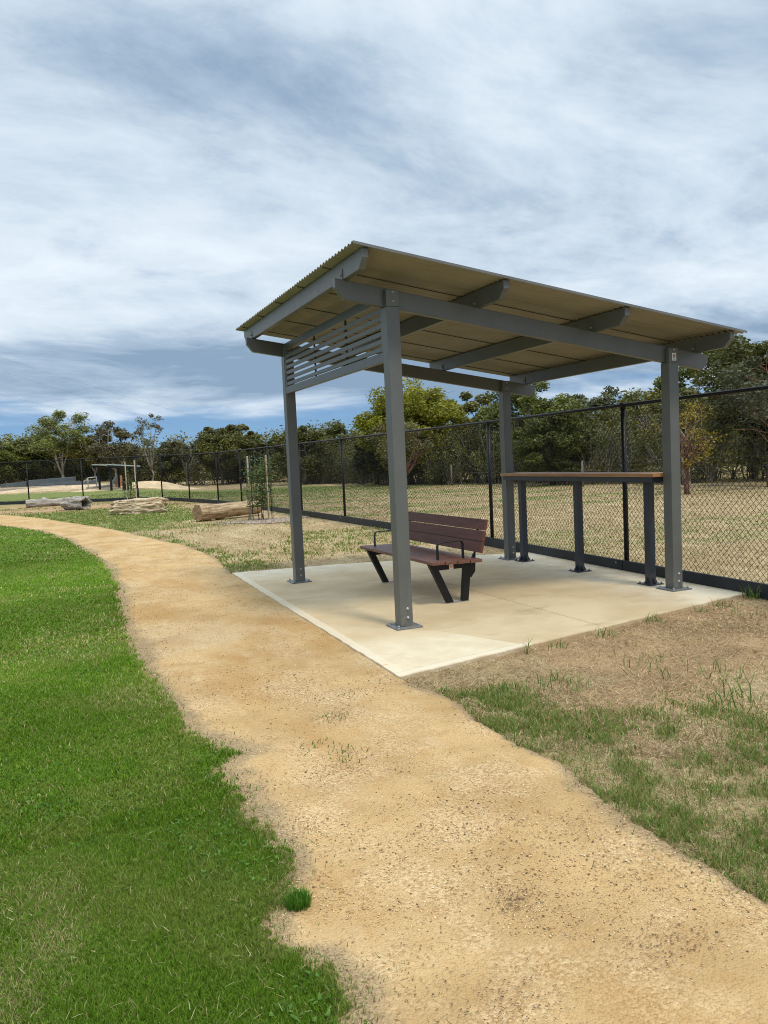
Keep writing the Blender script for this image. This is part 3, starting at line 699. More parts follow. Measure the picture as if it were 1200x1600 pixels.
# corrugated roof sheets, ridges along the slope
rf_x0, rf_x1 = -.452, 3.665
ry0, ry1 = -.432, 3.665
def roof_sheets():
    V = []; Fq_ = []; n0 = 0; k = 0; ya = ry0; pitch = .0762; sheets = []
    while ya < ry1-.02:
        yb = min(ya+.762+.035, ry1); sheets.append((ya, yb, k)); ya += .762; k += 1
    for (a, b_, k) in sheets:
        yy = np.arange(a, b_+.0001, pitch/8); xx = np.linspace(rf_x0, rf_x1, 10)
        XX, YY = np.meshgrid(xx, yy)
        lap = .004*(YY > b_-.03) if False else 0
        ZZ = zr(0)+SL*XX+.011+.0095*np.sin((YY-ry0)/pitch*2*np.pi)+.0035*((YY-a)/(b_-a))
        ids = np.arange(XX.size).reshape(XX.shape)+n0
        V.append(np.stack([XX.ravel(), YY.ravel(), ZZ.ravel()], 1)); Fq_.append(np.stack([ids[:-1, :-1], ids[:-1, 1:], ids[1:, 1:], ids[1:, :-1]], -1).reshape(-1, 4)); n0 += XX.size
    return np.concatenate(V), [np.concatenate(Fq_)], sheets
V, Fc, sheets = roof_sheets()
me = raw_mesh('roof', V, Fc, M['roof'], None, False)
ro = link('roof', me, sh); sm = ro.modifiers.new('thick', 'SOLIDIFY'); sm.thickness = .0015; sm.offset = 1
# dark strips standing in for the shadow line under each sheet lap
ls = MB()
for (a, b_, k) in sheets[:-1]:
    yv = b_-.012
    for i in range(1): ls.prism([(rf_x0+.02, zr(0)+SL*rf_x0-.0040), (rf_x1-.02, zr(0)+SL*rf_x1-.0040), (rf_x1-.02, zr(0)+SL*rf_x1+.004), (rf_x0+.02, zr(0)+SL*rf_x0+.004)], yv, yv+.004, 'y')
M['lap_shadow'] = paint('lap shadow strip', (.05, .045, .035), .6)
ls.obj('lap_shadow_strip', M['lap_shadow'], ro)
fl = MB()
fl.prism([(rf_x0-.0, zr(0)+SL*rf_x0+.0), (rf_x1, zr(0)+SL*rf_x1+.0), (rf_x1, zr(0)+SL*rf_x1+.022), (rf_x0, zr(0)+SL*rf_x0+.022)], ry0-.004, ry0-.001, 'y')
M['flash'] = paint('edge flashing', (.12, .125, .125), .4)
fl.obj('edge_flashing', M['flash'], ro)
# slatted screen between the two left posts
sc = MB(); y0s, y1s = PW+.004, D_-.004
sc.box(.004, .050, y0s, y1s, 2.325, 2.408)
sc.box(.004, .060, y0s, y1s, 2.842, 2.925)
sc.box(.006, .046, y0s, y0s+.035, 2.409, 2.841); sc.box(.006, .046, y1s-.035, y1s, 2.409, 2.841)
scr = sc.obj('screen', M['screen'], sh, bevel=.003)
sl = MB()
for i in range(6):
    zc = 2.440+i*.0665; sl.box(.010, .026, y0s+.0355, y1s-.0355, zc-.020, zc+.020)
sl.obj('slats', M['screen'], scr, bevel=.002)
for yv in (1.085, 2.06):
    MB().box(.027, .039, yv-.016, yv+.016, 2.4085, 2.8415).obj('mounting_bar', M['black'], scr)
MB().box(-.002, .003, y0s+.05, y0s+.12, 2.35, 2.375)
# tie beam above the screen
# small notice stickers
def sticker_mats():
    mt, nb = mat('sticker white'); finish(nb, (.72, .72, .70), .5)
    m2, nb = mat('sticker red'); finish(nb, (.50, .045, .03), .5)
    m3, nb = mat('sticker ink'); finish(nb, (.03, .03, .03), .5)
    m4, nb = mat('sticker orange'); finish(nb, (.75, .22, .04), .5)
    return mt, m2, m3, m4
SW, SR, SK, SO = sticker_mats()
def disc(b, c, r0, r1, ax, n=20, t=.0006):
    """flat ring in a plane whose axes are ax=(u,v,normal)"""
    u, v, nn = [Vector(a) for a in ax]; c = Vector(c); vs = []; fs = []
    for i in range(n):
        a = 2*math.pi*i/n; d = u*math.cos(a)+v*math.sin(a)
        vs += [c+d*r0+nn*t, c+d*r1+nn*t]
    for i in range(n): j = (i+1) % n; fs.append((2*i, 2*i+1, 2*j+1, 2*j))
    b.add(vs, fs)
def sticker(c, w, h, ax, parent, red, label=None):
    u, v, nn = [Vector(a) for a in ax]; c = Vector(c)
    b = MB(); q = []
    for k_ in (0.0004, .0012):
        for a, b2 in ((-1, -1), (1, -1), (1, 1), (-1, 1)): q.append(c+u*a*w/2+v*b2*h/2+nn*k_)
    b.add(q, [(0,1,2,3), (4,5,6,7), (0,1,5,4), (1,2,6,5), (2,3,7,6), (3,0,4,7)])
    o = b.obj('sticker', SW, parent)
    cc = c+v*h*.16+nn*.0012
    r = MB(); disc(r, cc, w*.24, w*.36, ax); 
    d45 = (u+v).normalized(); p45 = (v-u).normalized(); a_, b_ = cc-d45*w*.26, cc+d45*w*.26
    r.add([a_-p45*w*.05+nn*.0006, b_-p45*w*.05+nn*.0006, b_+p45*w*.05+nn*.0006, a_+p45*w*.05+nn*.0006], [(0,1,2,3)])
    e = r.obj('emblem', red, parent, recalc=False)
    k = MB(); k.mark(); disc(k, cc, 0.0001, w*.15, ax, 12, .0003)
    for j in range(3):
        z_ = -h*(.26+.075*j); a_ = c+v*z_-u*w*.3+nn*.0016; b_ = c+v*z_+u*w*.3+nn*.0016
        k.mark(); k.add([a_-v*h*.014, b_-v*h*.014, b_+v*h*.014, a_+v*h*.014], [(0,1,2,3)])
    k.pieces('print_line', SK, parent)
postR = [o for o in sh.children if o.name.startswith('post')][1]
sticker((W_+.066, -.0002, 2.375), .052, .075, ((1,0,0), (0,0,1), (0,-1,0)), postR, SR)

# ------------------------------------------------------------------ bench
bn = empty('park_bench', (.95, 1.65, 0), 'park bench with red brown boards and black frames under the shelter', 'bench')
yb0, yb1 = .640, 2.600
b = MB(); xs0 = .655; bw = .132; gp = .009
for i in range(4):
    x0 = xs0+i*(bw+gp); z0 = .450-.006*i*0
    b.box(x0, x0+bw, yb0, yb1, .418-.004*i, .450-.004*i)
b.obj('seat', M['benchseat'], bn, bevel=.004)
b = MB(); th = math.atan2(1.262-1.185, .838-.505); bh = .1085
for i in range(3):
    s0 = i*(bh+.0065); p = Vector((1.188, 0, .500)); d = Vector((math.sin(th), 0, math.cos(th))); nrm = Vector((math.cos(th), 0, -math.sin(th)))
    a0 = p+d*s0; a1 = p+d*(s0+bh); poly = [(a0.x, a0.z), (a1.x, a1.z), ((a1+nrm*.032).x, (a1+nrm*.032).z), ((a0+nrm*.032).x, (a0+nrm*.032).z)]
    b.prism(poly, yb0, yb1, 'y')
b.obj('backrest', M['bench'], bn, bevel=.004)
def quadprism(b, p0, p1, w0, w1, y0, y1):
    """leg plate in the XZ plane from p0 to p1 with widths along x"""
    b.prism([(p0[0]-w0/2, p0[1]), (p0[0]+w0/2, p0[1]), (p1[0]+w1/2, p1[1]), (p1[0]-w1/2, p1[1])], y0, y1, 'y')
for ye in (.800, 2.440):
    y0, y1 = ye-.03, ye+.03
    b = MB()
    quadprism(b, (.715, .416), (.905, .008), .078, .070, y0, y1)
    quadprism(b, (1.120, .404), (1.075, .008), .078, .068, y0+.0015, y1-.0015)
    b.box(.752, 1.085, y0+.003, y1-.003, .345, .404)
    # back support
    b.prism([(1.115, .300), (1.160, .235), (1.210, .30), (1.222, .500), (1.300, .83), (1.262, .83), (1.190+.030, .500), (1.190, .470), (1.160, .404), (1.115, .404)], y0+.018, y1-.018, 'y')
    fr = b.obj('end_frame', M['black'], bn, bevel=.003)
    fp = MB(); fp.box(.862, 1.118, y0+.004, y1-.004, .001, .008)
    fp.obj('foot_plate', M['bolt'], fr)
    # armrest: flat bar loop
    a = MB(); xa0, xa1, zt0 = .790, 1.078, .618
    path = [(xa0, .440), (xa0, zt0-.03), (xa0+.012, zt0-.009), (xa0+.035, zt0), (xa1-.035, zt0+.004), (xa1-.012, zt0-.006), (xa1, zt0-.03), (xa1, .430)]
    t = .009; outer = []; inner = []
    for i, q in enumerate(path):
        pa = Vector(path[max(i-1, 0)]); pb = Vector(path[min(i+1, len(path)-1)]); dd = (pb-pa).normalized(); nn = Vector((-dd.y, dd.x))
        outer.append(Vector(q)+nn*t/2); inner.append(Vector(q)-nn*t/2)
    vs = []; fs = []
    for (o_, i_) in zip(outer, inner):
        vs += [(o_.x, ye-.022, o_.y), (o_.x, ye+.022, o_.y), (i_.x, ye+.022, i_.y), (i_.x, ye-.022, i_.y)]
    for i in range(len(path)-1):
        for k in range(4): k2 = (k+1) % 4; fs.append((4*i+k, 4*i+k2, 4*i+4+k2, 4*i+4+k))
    fs += [(0,1,2,3), tuple(4*(len(path)-1)+k for k in (3,2,1,0))]
    a.add(vs, fs); a.obj('armrest', M['black'], bn, bevel=.002)
sticker((.925, .77+.0028, .362), .048, .062, ((1,0,0), (0,0,1), (0,-1,0)), bn, SO)

# ------------------------------------------------------------------ bar table
bt = empty('bar_table', (3.1, 1.62, 0), 'long narrow timber topped bar table on three dark steel legs beside the fence', 'table')
b = MB()
for i in range(3): b.box(2.955+i*.112, 2.955+i*.112+.108, .128, 3.092, 1.168, 1.205)
b.obj('tabletop', M['table'], bt, bevel=.003)
b = MB(); b.box(2.975, 3.265, .17, 3.05, 1.112, 1.166); b.obj('apron', M['dark'], bt, bevel=.002)
for yl in (.435, 1.665, 2.885):
    xl = 3.165; w = .040
    p = MB().box(xl-w, xl+w, yl-w, yl+w, .009, 1.111).obj('leg', M['dark'], bt, bevel=.003)
    MB().box(xl-.10, xl+.10, yl-.10, yl+.10, 0, .010).obj('base_plate', M['dark'], p, bevel=.002)
    g = MB()
    for (dx, dy) in ((1, 0), (-1, 0), (0, 1), (0, -1)):
        g.mark()
        if dx: g.prism([(xl+dx*w, .011), (xl+dx*(w+.048), .011), (xl+dx*(w+.044), .026), (xl+dx*(w+.018), .070), (xl+dx*w, .078)], yl-.004, yl+.004, 'y')
        else: g.prism([(yl+dy*w, .011), (yl+dy*(w+.048), .011), (yl+dy*(w+.044), .026), (yl+dy*(w+.018), .070), (yl+dy*w, .078)], xl-.004, xl+.004, 'x')
    g.pieces('gusset', M['dark'], p)
    bo = MB()
    for sx in (-1, 1):
        for sy in (-1, 1): bolt(bo, (xl+sx*.078, yl+sy*.078, .010), (0, 0, 1), .008, .018)
    bo.pieces('bolt', M['dark'], p)

# ------------------------------------------------------------------ chain link fences
def wires(Vl, Fl, n0, a, b, z0, z1, s, r):
    """diagonal chain link wires of one bay between ground points a and b; zigzag wires with a slight twist at each knuckle"""
    a = np.array(a); b = np.array(b); L = np.linalg.norm(b-a); d = (b-a)/L; nrm = np.array([-d[1], d[0]])
    H_ = z1[0]-z0[0]; k = int(H_/(s/2)); h = H_/k; nw = int(L/(s/2))
    st = L/nw
    V = []; F = []
    i = np.arange(nw)[:, None]; j = np.arange(k+1)[None, :]
    u = (i+((i+j) % 2))*st*1.0+0*j          # wires shared columns -> diamonds
    side = np.where((i+j) % 2 == 0, 1, -1)*r*.6
    zb = z0[0]+(z0[1]-z0[0])*u/L; zz = zb+j*h
    x = a[0]+d[0]*u+nrm[0]*side; y = a[1]+d[1]*u+nrm[1]*side
    C = np.stack([x, y, zz], -1)             # nw,k+1,3
    offs = [(r, 0), (-r*.5, r*.87), (-r*.5, -r*.87)]
    ring_ = np.stack([C+np.array([d[0]*o0+nrm[0]*o1, d[1]*o0+nrm[1]*o1, 0]) for o0, o1 in offs], 2)  # nw,k+1,3,3
    ids = np.arange(ring_.size//3).reshape(nw, k+1, 3)+n0
    f = []
    for q in range(3):
        q2 = (q+1) % 3
        f.append(np.stack([ids[:, :-1, q], ids[:, :-1, q2], ids[:, 1:, q2], ids[:, 1:, q]], -1).reshape(-1, 4))
    Vl.append(ring_.reshape(-1, 3)); Fl.append(np.concatenate(f)); return n0+ring_.size//3
def build_fence(line, name, label, first, last_thick):
    root = empty(name, (line[0][0], line[0][1], 0), label, 'fence')
    Vl, Fl, n0 = [], [], 0
    kb_h = .15
    for i, (x, y) in enumerate(line):
        if i == 0 and not first: continue
        z = float(terr(x, y)); thick = (i == len(line)-1 and last_thick)
        pr = .055 if thick else .030
        p = MB().tube([(x, y, z-.2), (x, y, z+2.0)], pr, 12).obj('post', M['fenceblk'], root)
        c = MB().tube([(x, y, z+1.945), (x, y, z+2.012)], pr+.006, 12); c.tube([(x, y, z+2.012), (x, y, z+2.022)], [pr+.006, pr*.5], 12)
        c.obj('post_cap', M['fenceblk'], p)
    pts = [(x, y, float(terr(x, y))+1.99) for x, y in line]
    t = MB().tube(pts, .021, 10); 
    t.obj('top_rail', M['fenceblk'], root)
    for i in range(len(line)-1):
        a, b = line[i], line[i+1]; za, zb = float(terr(*a)), float(terr(*b))
        d = Vector((b[0]-a[0], b[1]-a[1])).normalized(); nv = Vector((d.y, -d.x))
        # wires run just inside the posts; kerb boards on the viewer side
        sgn = -1 if first else -1
        side = Vector((-d.y, d.x))
        if side.dot(Vector((CX-a[0], CY-a[1]))) < 0: side = -side
        o = side*.026
        n0 = wires(Vl, Fl, n0, (a[0]+o.x*.9, a[1]+o.y*.9), (b[0]+o.x*.9, b[1]+o.y*.9), (za+.09, zb+.09), (za+1.985, zb+1.985), .072, .0027)
        o2 = side*.050
        k = MB(); g = .004
        pa = (a[0]+o2.x+d.x*g, a[1]+o2.y+d.y*g); pb = (b[0]+o2.x-d.x*g, b[1]+o2.y-d.y*g)
        k.beam((pa[0], pa[1], za-.03+.06), (pb[0], pb[1], zb-.03+.06), .036, .18)
        kb = k.obj('kerb_board', M['kerb'], root, bevel=.004)
        sb = MB(); L = (Vector(pb)-Vector(pa)).length
        for q in np.arange(.12, L, 1.1 if y < 8 else 99):
            cpt = Vector((pa[0]+d.x*q+side.x*.018, pa[1]+d.y*q+side.y*.018, za+(zb-za)*q/L+.08)); bolt(sb, cpt, (side.x, side.y, 0), .008, .006)
        if sb.v and a[1] < 12: sb.pieces('screw', M['bolt'], kb)
    me = raw_mesh('chain_link', np.concatenate(Vl), [np.concatenate(Fl)], M['fenceblk'])
    link('chain_link', me, root)
    tm = MB()
    for i in range(len(line)-1):
        a, b = line[i], line[i+1]
        tm.tube([(a[0], a[1], float(terr(*a))+1.05), (b[0], b[1], float(terr(*b))+1.05)], .0022, 4)
    tm.obj('tension_wire', M['fenceblk'], root)
    return root
build_fence(FR, 'chain_link_fence', 'long black chain link fence running behind the shelter and bar table', True, True)
build_fence(FL, 'chain_link_fence', 'distant black chain link fence crossing behind the logs and boulder', False, False)

# plain wire farm fence before the trees
ff = empty('wire_fence', (20, 20, 0), 'thin wire farm fence along the foot of the trees beyond the paddock', 'fence')
fpts = [(23.5,9.0),(20.8,12.5),(18.6,16.0),(16.8,19.5),(15.9,23.4),(15.2,27.5),(14.8,31.8)]
M['farm'] = paint('weathered farm post', (.16, .14, .12), .8)
for x, y in fpts: MB().tube([(x, y, -.1), (x, y, 1.0)], [.045, .04], 8).obj('post', M['farm'], ff)
b = MB()
for hz_ in (.95, .60): b.mark().tube([(x, y, hz_) for x, y in fpts], .004, 4)
b.pieces('wire', M['farm'], ff)

# ------------------------------------------------------------------ logs, boulder
def wood_log_mat(name, a, b, c, sc=(2, 2, 2)):
    mt, nb = mat(name); co = objco(nb)
    s = nb.n('ShaderNodeMapping', {'Vector': co, 'Scale': (1.2, 9, 9)}).outputs[0]
    n = nb.noise(s, 2.4, 7, .65, .4); n2 = nb.noise(co, 5, 5, .6)
    col = nb.mix(nb.smooth(n, .3, .68), a, b); col = nb.mix(nb.math('MULTIPLY', nb.smooth(n2, .5, .7), .6), col, c)
    col = nb.mix(nb.math('MULTIPLY', nb.smooth(nb.noise(s, 7, 5, .6), .60, .70), .75), col, (.05, .035, .02))
    finish(nb, col, .85, n, .8, .03, spec=.2); return mt
M['loggrey'] = wood_log_mat('grey weathered log', (.16, .14, .12), (.46, .42, .36), (.30, .26, .21))
M['logtan'] = wood_log_mat('tan stripped log', (.22, .14, .075), (.52, .40, .25), (.20, .115, .06))
def end_mat():
    mt, nb = mat('log end grain'); co = objco(nb)
    s = nb.n('ShaderNodeSeparateXYZ', {0: co}); r = nb.math('SQRT', nb.math('ADD', nb.math('POWER', s.outputs[1], 2), nb.math('POWER', s.outputs[2], 2)))
    w = nb.math('SINE', nb.math('MULTIPLY', nb.math('ADD', r, nb.math('MULTIPLY', nb.noise(co, 4, 4, .6), .05)), 190))
    col = nb.mix(nb.smooth(w, -.6, .8), (.20, .12, .06), (.42, .29, .15)); col = nb.mix(nb.smooth(nb.noise(co, 6, 4, .6), .5, .7), col, (.16, .10, .06))
    finish(nb, col, .9, w, .3, .004); return mt
M['end'] = end_mat()
def log(name, L, r0, r1, material, label, loc, rz, hollow=0, nu=60, nv=40, bumps=1.0, end=None, seed=1, knob=None, bend=.0, ends_rough=.03):
    g = np.random.default_rng(seed)
    u = np.linspace(0, 1, nu); v = np.linspace(0, 2*np.pi, nv, endpoint=False); U_, V_ = np.meshgrid(u, v, indexing='ij')
    rr = r0+(r1-r0)*U_
    w = (fbm(U_*L*1.5+seed*7, np.cos(V_)*1.2+seed, 1.5, 4)-.5)+(fbm(U_*L*1.5+seed*3, np.sin(V_)*1.2+9, 1.5, 4)-.5)
    gro = (vnoise(V_*2.2+seed, U_*L*.5, 1.7)-.5)+.5*(vnoise(V_*6+seed*5, U_*L*1.0, 1.5)-.5)
    rr = rr*(1+bumps*(.34*w+.22*gro))
    if knob is not None:
        for (ku, kv, ks, kh) in knob: rr = rr+kh*np.exp(-((U_-ku)*L/ks)**2-((np.angle(np.exp(1j*(V_-kv))))*r0/ks)**2)
    x = U_*L+(U_ < .001)*(g.random(V_.shape)-.5)*ends_rough+(U_ > .999)*(g.random(V_.shape)-.5)*ends_rough*2
    y = rr*np.cos(V_)+bend*np.sin(U_*3.0); z_ = rr*np.sin(V_)*.96
    V = np.stack([x, y, z_], -1).reshape(-1, 3); ids = np.arange(nu*nv).reshape(nu, nv)
    Fq_ = np.stack([ids[:-1, :], np.roll(ids, -1, 1)[:-1, :], np.roll(ids, -1, 1)[1:, :], ids[1:, :]], -1).reshape(-1, 4)
    blocks = [Fq_]; extra = []
    o = empty(name, loc, label, 'log', rz=rz)
    me = raw_mesh('trunk', V, blocks, material, None, True); t = bpy.data.objects.new('trunk', me); COL.objects.link(t); t.parent = o
    # ends as their own meshes; a hollow end sinks inward
    for k, en in ((0, 'a'), (nu-1, 'b')):
        ringp = V[ids[k]]; c = ringp.mean(0); rings = []
        steps = [1.0, .86, .72, .5, .25, 0.02] if not hollow else [1.0, .84, .76, .70, .64, .56, .02]
        dep = [0, 0, 0, .0, 0, 0] if not hollow else [0, -.01, .05, .22, .42, .56, .60]
        sg = 1 if k == 0 else -1
        for s_, dd in zip(steps, dep):
            q = c+(ringp-c)*s_; 
            if hollow and s_ < .85: q = q+np.stack([0*q[:, 0], (g.random(len(q))-.5)*.05, (g.random(len(q))-.5)*.05], 1)
            q[:, 0] = q[:, 0]+sg*dd+(g.random(len(q))-.5)*.006; rings.append(q)
        VV = np.concatenate(rings); ii = np.arange(len(rings)*nv).reshape(len(rings), nv)
        FF = np.stack([ii[:-1], np.roll(ii, -1, 1)[:-1], np.roll(ii, -1, 1)[1:], ii[1:]], -1).reshape(-1, 4)
        me = raw_mesh('cut_end', VV, [FF], end or material, None, False); e = bpy.data.objects.new('cut_end', me); COL.objects.link(e); e.parent = o
    return o
# local +x of each log is its length
log('fallen_log', 2.6, .17, .19, M['loggrey'], 'long low grey log lying behind the hollow log near the fence', (-3.62, 32.1, .15+.02), R_(-8), seed=3, bumps=1.0, knob=[(.28, 1.6, .14, .12)], bend=.1)
log('hollow_log', 1.35, .27, .24, M['loggrey'], 'short grey hollow log with a dark open end facing the path', (-1.35, 27.15, .22), R_(124), hollow=1, seed=5, bumps=1.5, knob=[(.4, 2.2, .25, .06)])
log('timber_log', 2.1, .24, .19, M['logtan'], 'tan stripped log lying behind the staked sapling', (.98, 15.62, .215), R_(24), end=M['end'], seed=9, bumps=.55, nu=80, knob=[(.36, -1.2, .10, .16), (.85, .9, .12, .05)])

def rock_mat():
    mt, nb = mat('sandstone'); co = objco(nb)
    s = nb.n('ShaderNodeMapping', {'Vector': co, 'Scale': (.9, .9, 3.2), 'Rotation': (0, R_(5), 0)}).outputs[0]
    n = nb.noise(s, 2.6, 8, .68, 1.2); n2 = nb.noise(co, 3, 6, .6)
    col = nb.mix(nb.smooth(n, .3, .65), (.26, .18, .11), (.66, .54, .37)); col = nb.mix(nb.math('MULTIPLY', nb.smooth(n2, .55, .7), .7), col, (.40, .19, .09))
    col = nb.mix(nb.math('MULTIPLY', nb.smooth(nb.noise(s, 6, 4, .6), .62, .70), .8), col, (.09, .07, .05))
    finish(nb, col, .9, n, .9, .06, spec=.2); return mt
M['rock'] = rock_mat()
def boulder(name, label, loc, rz, sx, sy, sz):
    bm = bmesh.new(); bmesh.ops.create_cube(bm, size=2); bmesh.ops.subdivide_edges(bm, edges=bm.edges, cuts=26, use_grid_fill=True)
    P = np.array([v.co[:] for v in bm.verts]); q = np.abs(P)**6; n_ = P/(q.sum(1)**(1/6))[:, None]
    lay = (fbm(n_[:, 0]*3.5+n_[:, 1]*2.3, n_[:, 2]*3.5+n_[:, 1]*2, 1.3, 5)-.5)*.26+(vnoise(n_[:, 2]*2.2+n_[:, 0]*.5, n_[:, 0]*1.3+n_[:, 1], 2.2)-.5)*.10
    big = (fbm(n_[:, 0]*1.4+5, n_[:, 1]*1.4+n_[:, 2], 1.4, 3)-.5)*.34
    P2 = n_*(1+lay[:, None]*np.array([1, 1, .25])+big[:, None]*np.array([1, 1, .8]))
    P2 = P2*np.array([sx, sy, sz]); P2[:, 2] += (P2[:, 0]/sx)*.02
    for v, p in zip(bm.verts, P2): v.co = p
    me = bpy.data.meshes.new(name); bm.to_mesh(me); bm.free(); me.materials.append(M['rock'])
    o = bpy.data.objects.new(name, me); COL.objects.link(o); o.location = loc; o.rotation_euler = (0, 0, rz)
    return tagt(o, label, 'boulder')
boulder('boulder', 'long flat layered sandstone boulder on the grass beyond the bend of the path', (.12, 21.9, .20), R_(-10), 0.90, .42, .27)

# ------------------------------------------------------------------ saplings with guards
def leaf_mat():
    mt, nb = mat('leaves')
    at = nb.n('ShaderNodeVertexColor', layer_name='Col').outputs[0]
    oi = nb.n('ShaderNodeObjectInfo').outputs['Random']
    at2 = nb.mix(1.0, at, nb.ramp(oi, [(0, (.78, .82, .9)), (.5, (1.0, 1.0, 1.0)), (1, (1.25, 1.12, .9))]), 'MULTIPLY')
    p = nb.n('ShaderNodeBsdfPrincipled', {'Base Color': at2, 'Roughness': .5, 'Specular IOR Level': .35})
    tr = nb.n('ShaderNodeBsdfTranslucent', {'Color': nb.mix(1.0, at2, (1.1, 1.1, .6), 'MULTIPLY')})
    mx = nb.n('ShaderNodeMixShader', {0: .25}); nb.t.links.new(p.outputs[0], mx.inputs[1]); nb.t.links.new(tr.outputs[0], mx.inputs[2])
    nb.t.links.new(mx.outputs[0], nb.n('ShaderNodeOutputMaterial').inputs[0]); return mt
M['leaf'] = leaf_mat()
def bark_mat(name, a, b, c=(.05, .04, .03)):
    mt, nb = mat(name); co = objco(nb)
    s = nb.n('ShaderNodeMapping', {'Vector': co, 'Scale': (4, 4, .9)}).outputs[0]; n = nb.noise(s, 2.5, 6, .65)
    col = nb.mix(nb.smooth(n, .35, .65), a, b); col = nb.mix(nb.math('MULTIPLY', nb.smooth(nb.noise(s, 7, 4, .6), .6, .72), .7), col, c)
    finish(nb, col, .85, n, .5, .03, spec=.2); return mt
M['bark_pale'] = bark_mat('pale gum bark', (.36, .32, .27), (.52, .48, .42), (.22, .16, .11))
M['bark_grey'] = bark_mat('grey bark', (.12, .10, .085), (.26, .23, .20))
M['bark_dark'] = bark_mat('dark bark', (.045, .034, .028), (.11, .085, .07))
M['bark_red'] = bark_mat('reddish bark', (.10, .045, .03), (.22, .12, .085))
def leaf_quads(C, Lf, Wf, col, droop=.5, tip=1.0):
    """rhombic leaves centred on C"""
    n = len(C); a = rng.random(n)*6.283; t = np.arccos(np.clip(rng.uniform(-1, 1, n)*(1-droop)-droop*.8*rng.random(n), -1, 1))
    d = np.stack([np.cos(a)*np.sin(t), np.sin(a)*np.sin(t), np.cos(t)], 1)
    r = rng.normal(size=(n, 3)); s = np.cross(d, r); s /= np.linalg.norm(s, axis=1)[:, None]+1e-9
    V = np.stack([C-d*(Lf/2)[:, None], C+s*(Wf/2)[:, None], C+d*(Lf/2)[:, None], C-s*(Wf/2)[:, None]], 1).reshape(-1, 3)
    F_ = np.arange(n*4).reshape(n, 4); return V, F_, np.repeat(col, 4, 0)
def sapling(name, label, x, y, h, n, guard_r):
    z = float(terr(x, y)); o = empty(name, (x, y, z), label, 'sapling'); g = np.random.default_rng(int(h*100))
    st = MB(); pts_all = []
    for k in range(4):
        a = g.random()*6.28; r = guard_r*.75*g.random(); top = h*(.65+.35*g.random()); p0 = Vector((x+.03*math.cos(a), y+.03*math.sin(a), z-.02))
        pts = [p0+Vector((r*math.cos(a), r*math.sin(a), 0))*t+Vector((g.normal()*.02, g.normal()*.02, top*t)) for t in np.linspace(0, 1, 7)]
        st.tube(pts, [.011, .010, .009, .008, .006, .005, .003], 6); pts_all += pts[1:]
    st.obj('trunk', M['bark_red'], o)
    P = np.array([p[:] for p in pts_all]); ix = g.integers(0, len(P), n); C = P[ix]+g.normal(0, 1, (n, 3))*np.array([guard_r*.42, guard_r*.42, .13]); C[:, 2] = np.maximum(C[:, 2], z+.35)
    t = g.random(n)[:, None]; c = np.array([.045, .095, .02])*(1-t)+np.array([.14, .20, .035])*t; c = np.where(g.random((n, 1)) < .1, np.array([.25, .12, .04]), c)
    V, F_, cc = leaf_quads(C, .07+.04*g.random(n), .026+.01*g.random(n), c, .5)
    me = raw_mesh('foliage', V, [F_], M['leaf'], {'Col': cc}); link('foliage', me, o)
    return o
def guard(label, x, y, r, h_st, h_mesh, stakes, green=True):
    z = float(terr(x, y)); o = empty('tree_guard', (x, y, z), label, 'tree guard')
    for (dx, dy, hh) in stakes:
        MB().box(x+dx-.020, x+dx+.020, y+dy-.020, y+dy+.020, z-.1, z+hh).obj('stake', M['stake'], o, bevel=.003)
    b = MB(); n = 14
    for k in range(n):
        a = 2*math.pi*k/n+.2; b.tube([(x+r*math.cos(a), y+r*math.sin(a), z), (x+r*math.cos(a), y+r*math.sin(a), z+h_mesh)], .0045 if k % 4 else .009, 5)
    for zz_ in np.arange(.15, h_mesh+.01, .15):
        b.tube([(x+r*math.cos(2*math.pi*k/18), y+r*math.sin(2*math.pi*k/18), z+zz_) for k in range(19)], .003, 4, cap=False)
    b.obj('wire_cage', M['guard_wire'], o)
    return o
M['guard_wire'] = paint('green black wire', (.010, .026, .018), .5)
guard('round wire tree guard with two pale stakes standing in the mulch', 2.47, 14.52, .33, 1.7, 1.72, [(-.21, .28, 1.70), (.16, -.24, 1.70)])
sapling('sapling', 'leafy young sapling inside the wire guard beside the tan log', 2.47, 14.52, 1.5, 1700, .32)
guard('small wire tree guard with two tall pale stakes behind the boulder', .62, 29.85, .34, 1.6, .62, [(-.16, .05, 1.80), (.22, -.05, 1.84)])
sapling('sapling', 'thin young sapling between the stakes behind the boulder', .62, 29.85, 1.35, 260, .22)
# mulch ring
a = rng.random(9000)*6.283; r = .85*np.sqrt(rng.random(9000))*(1+.25*np.sin(a*3)); x = 2.50+r*np.cos(a)*1.35; y = 14.15+r*np.sin(a)
t = rng.random(9000)[:, None]; chips('mulch', x, y, .012+.022*rng.random(9000), np.array([.16, .10, .07])*(1-t)+np.array([.50, .42, .34])*t, 'wood chip mulch spread around the staked sapling', 'mulch', .3, -.02)
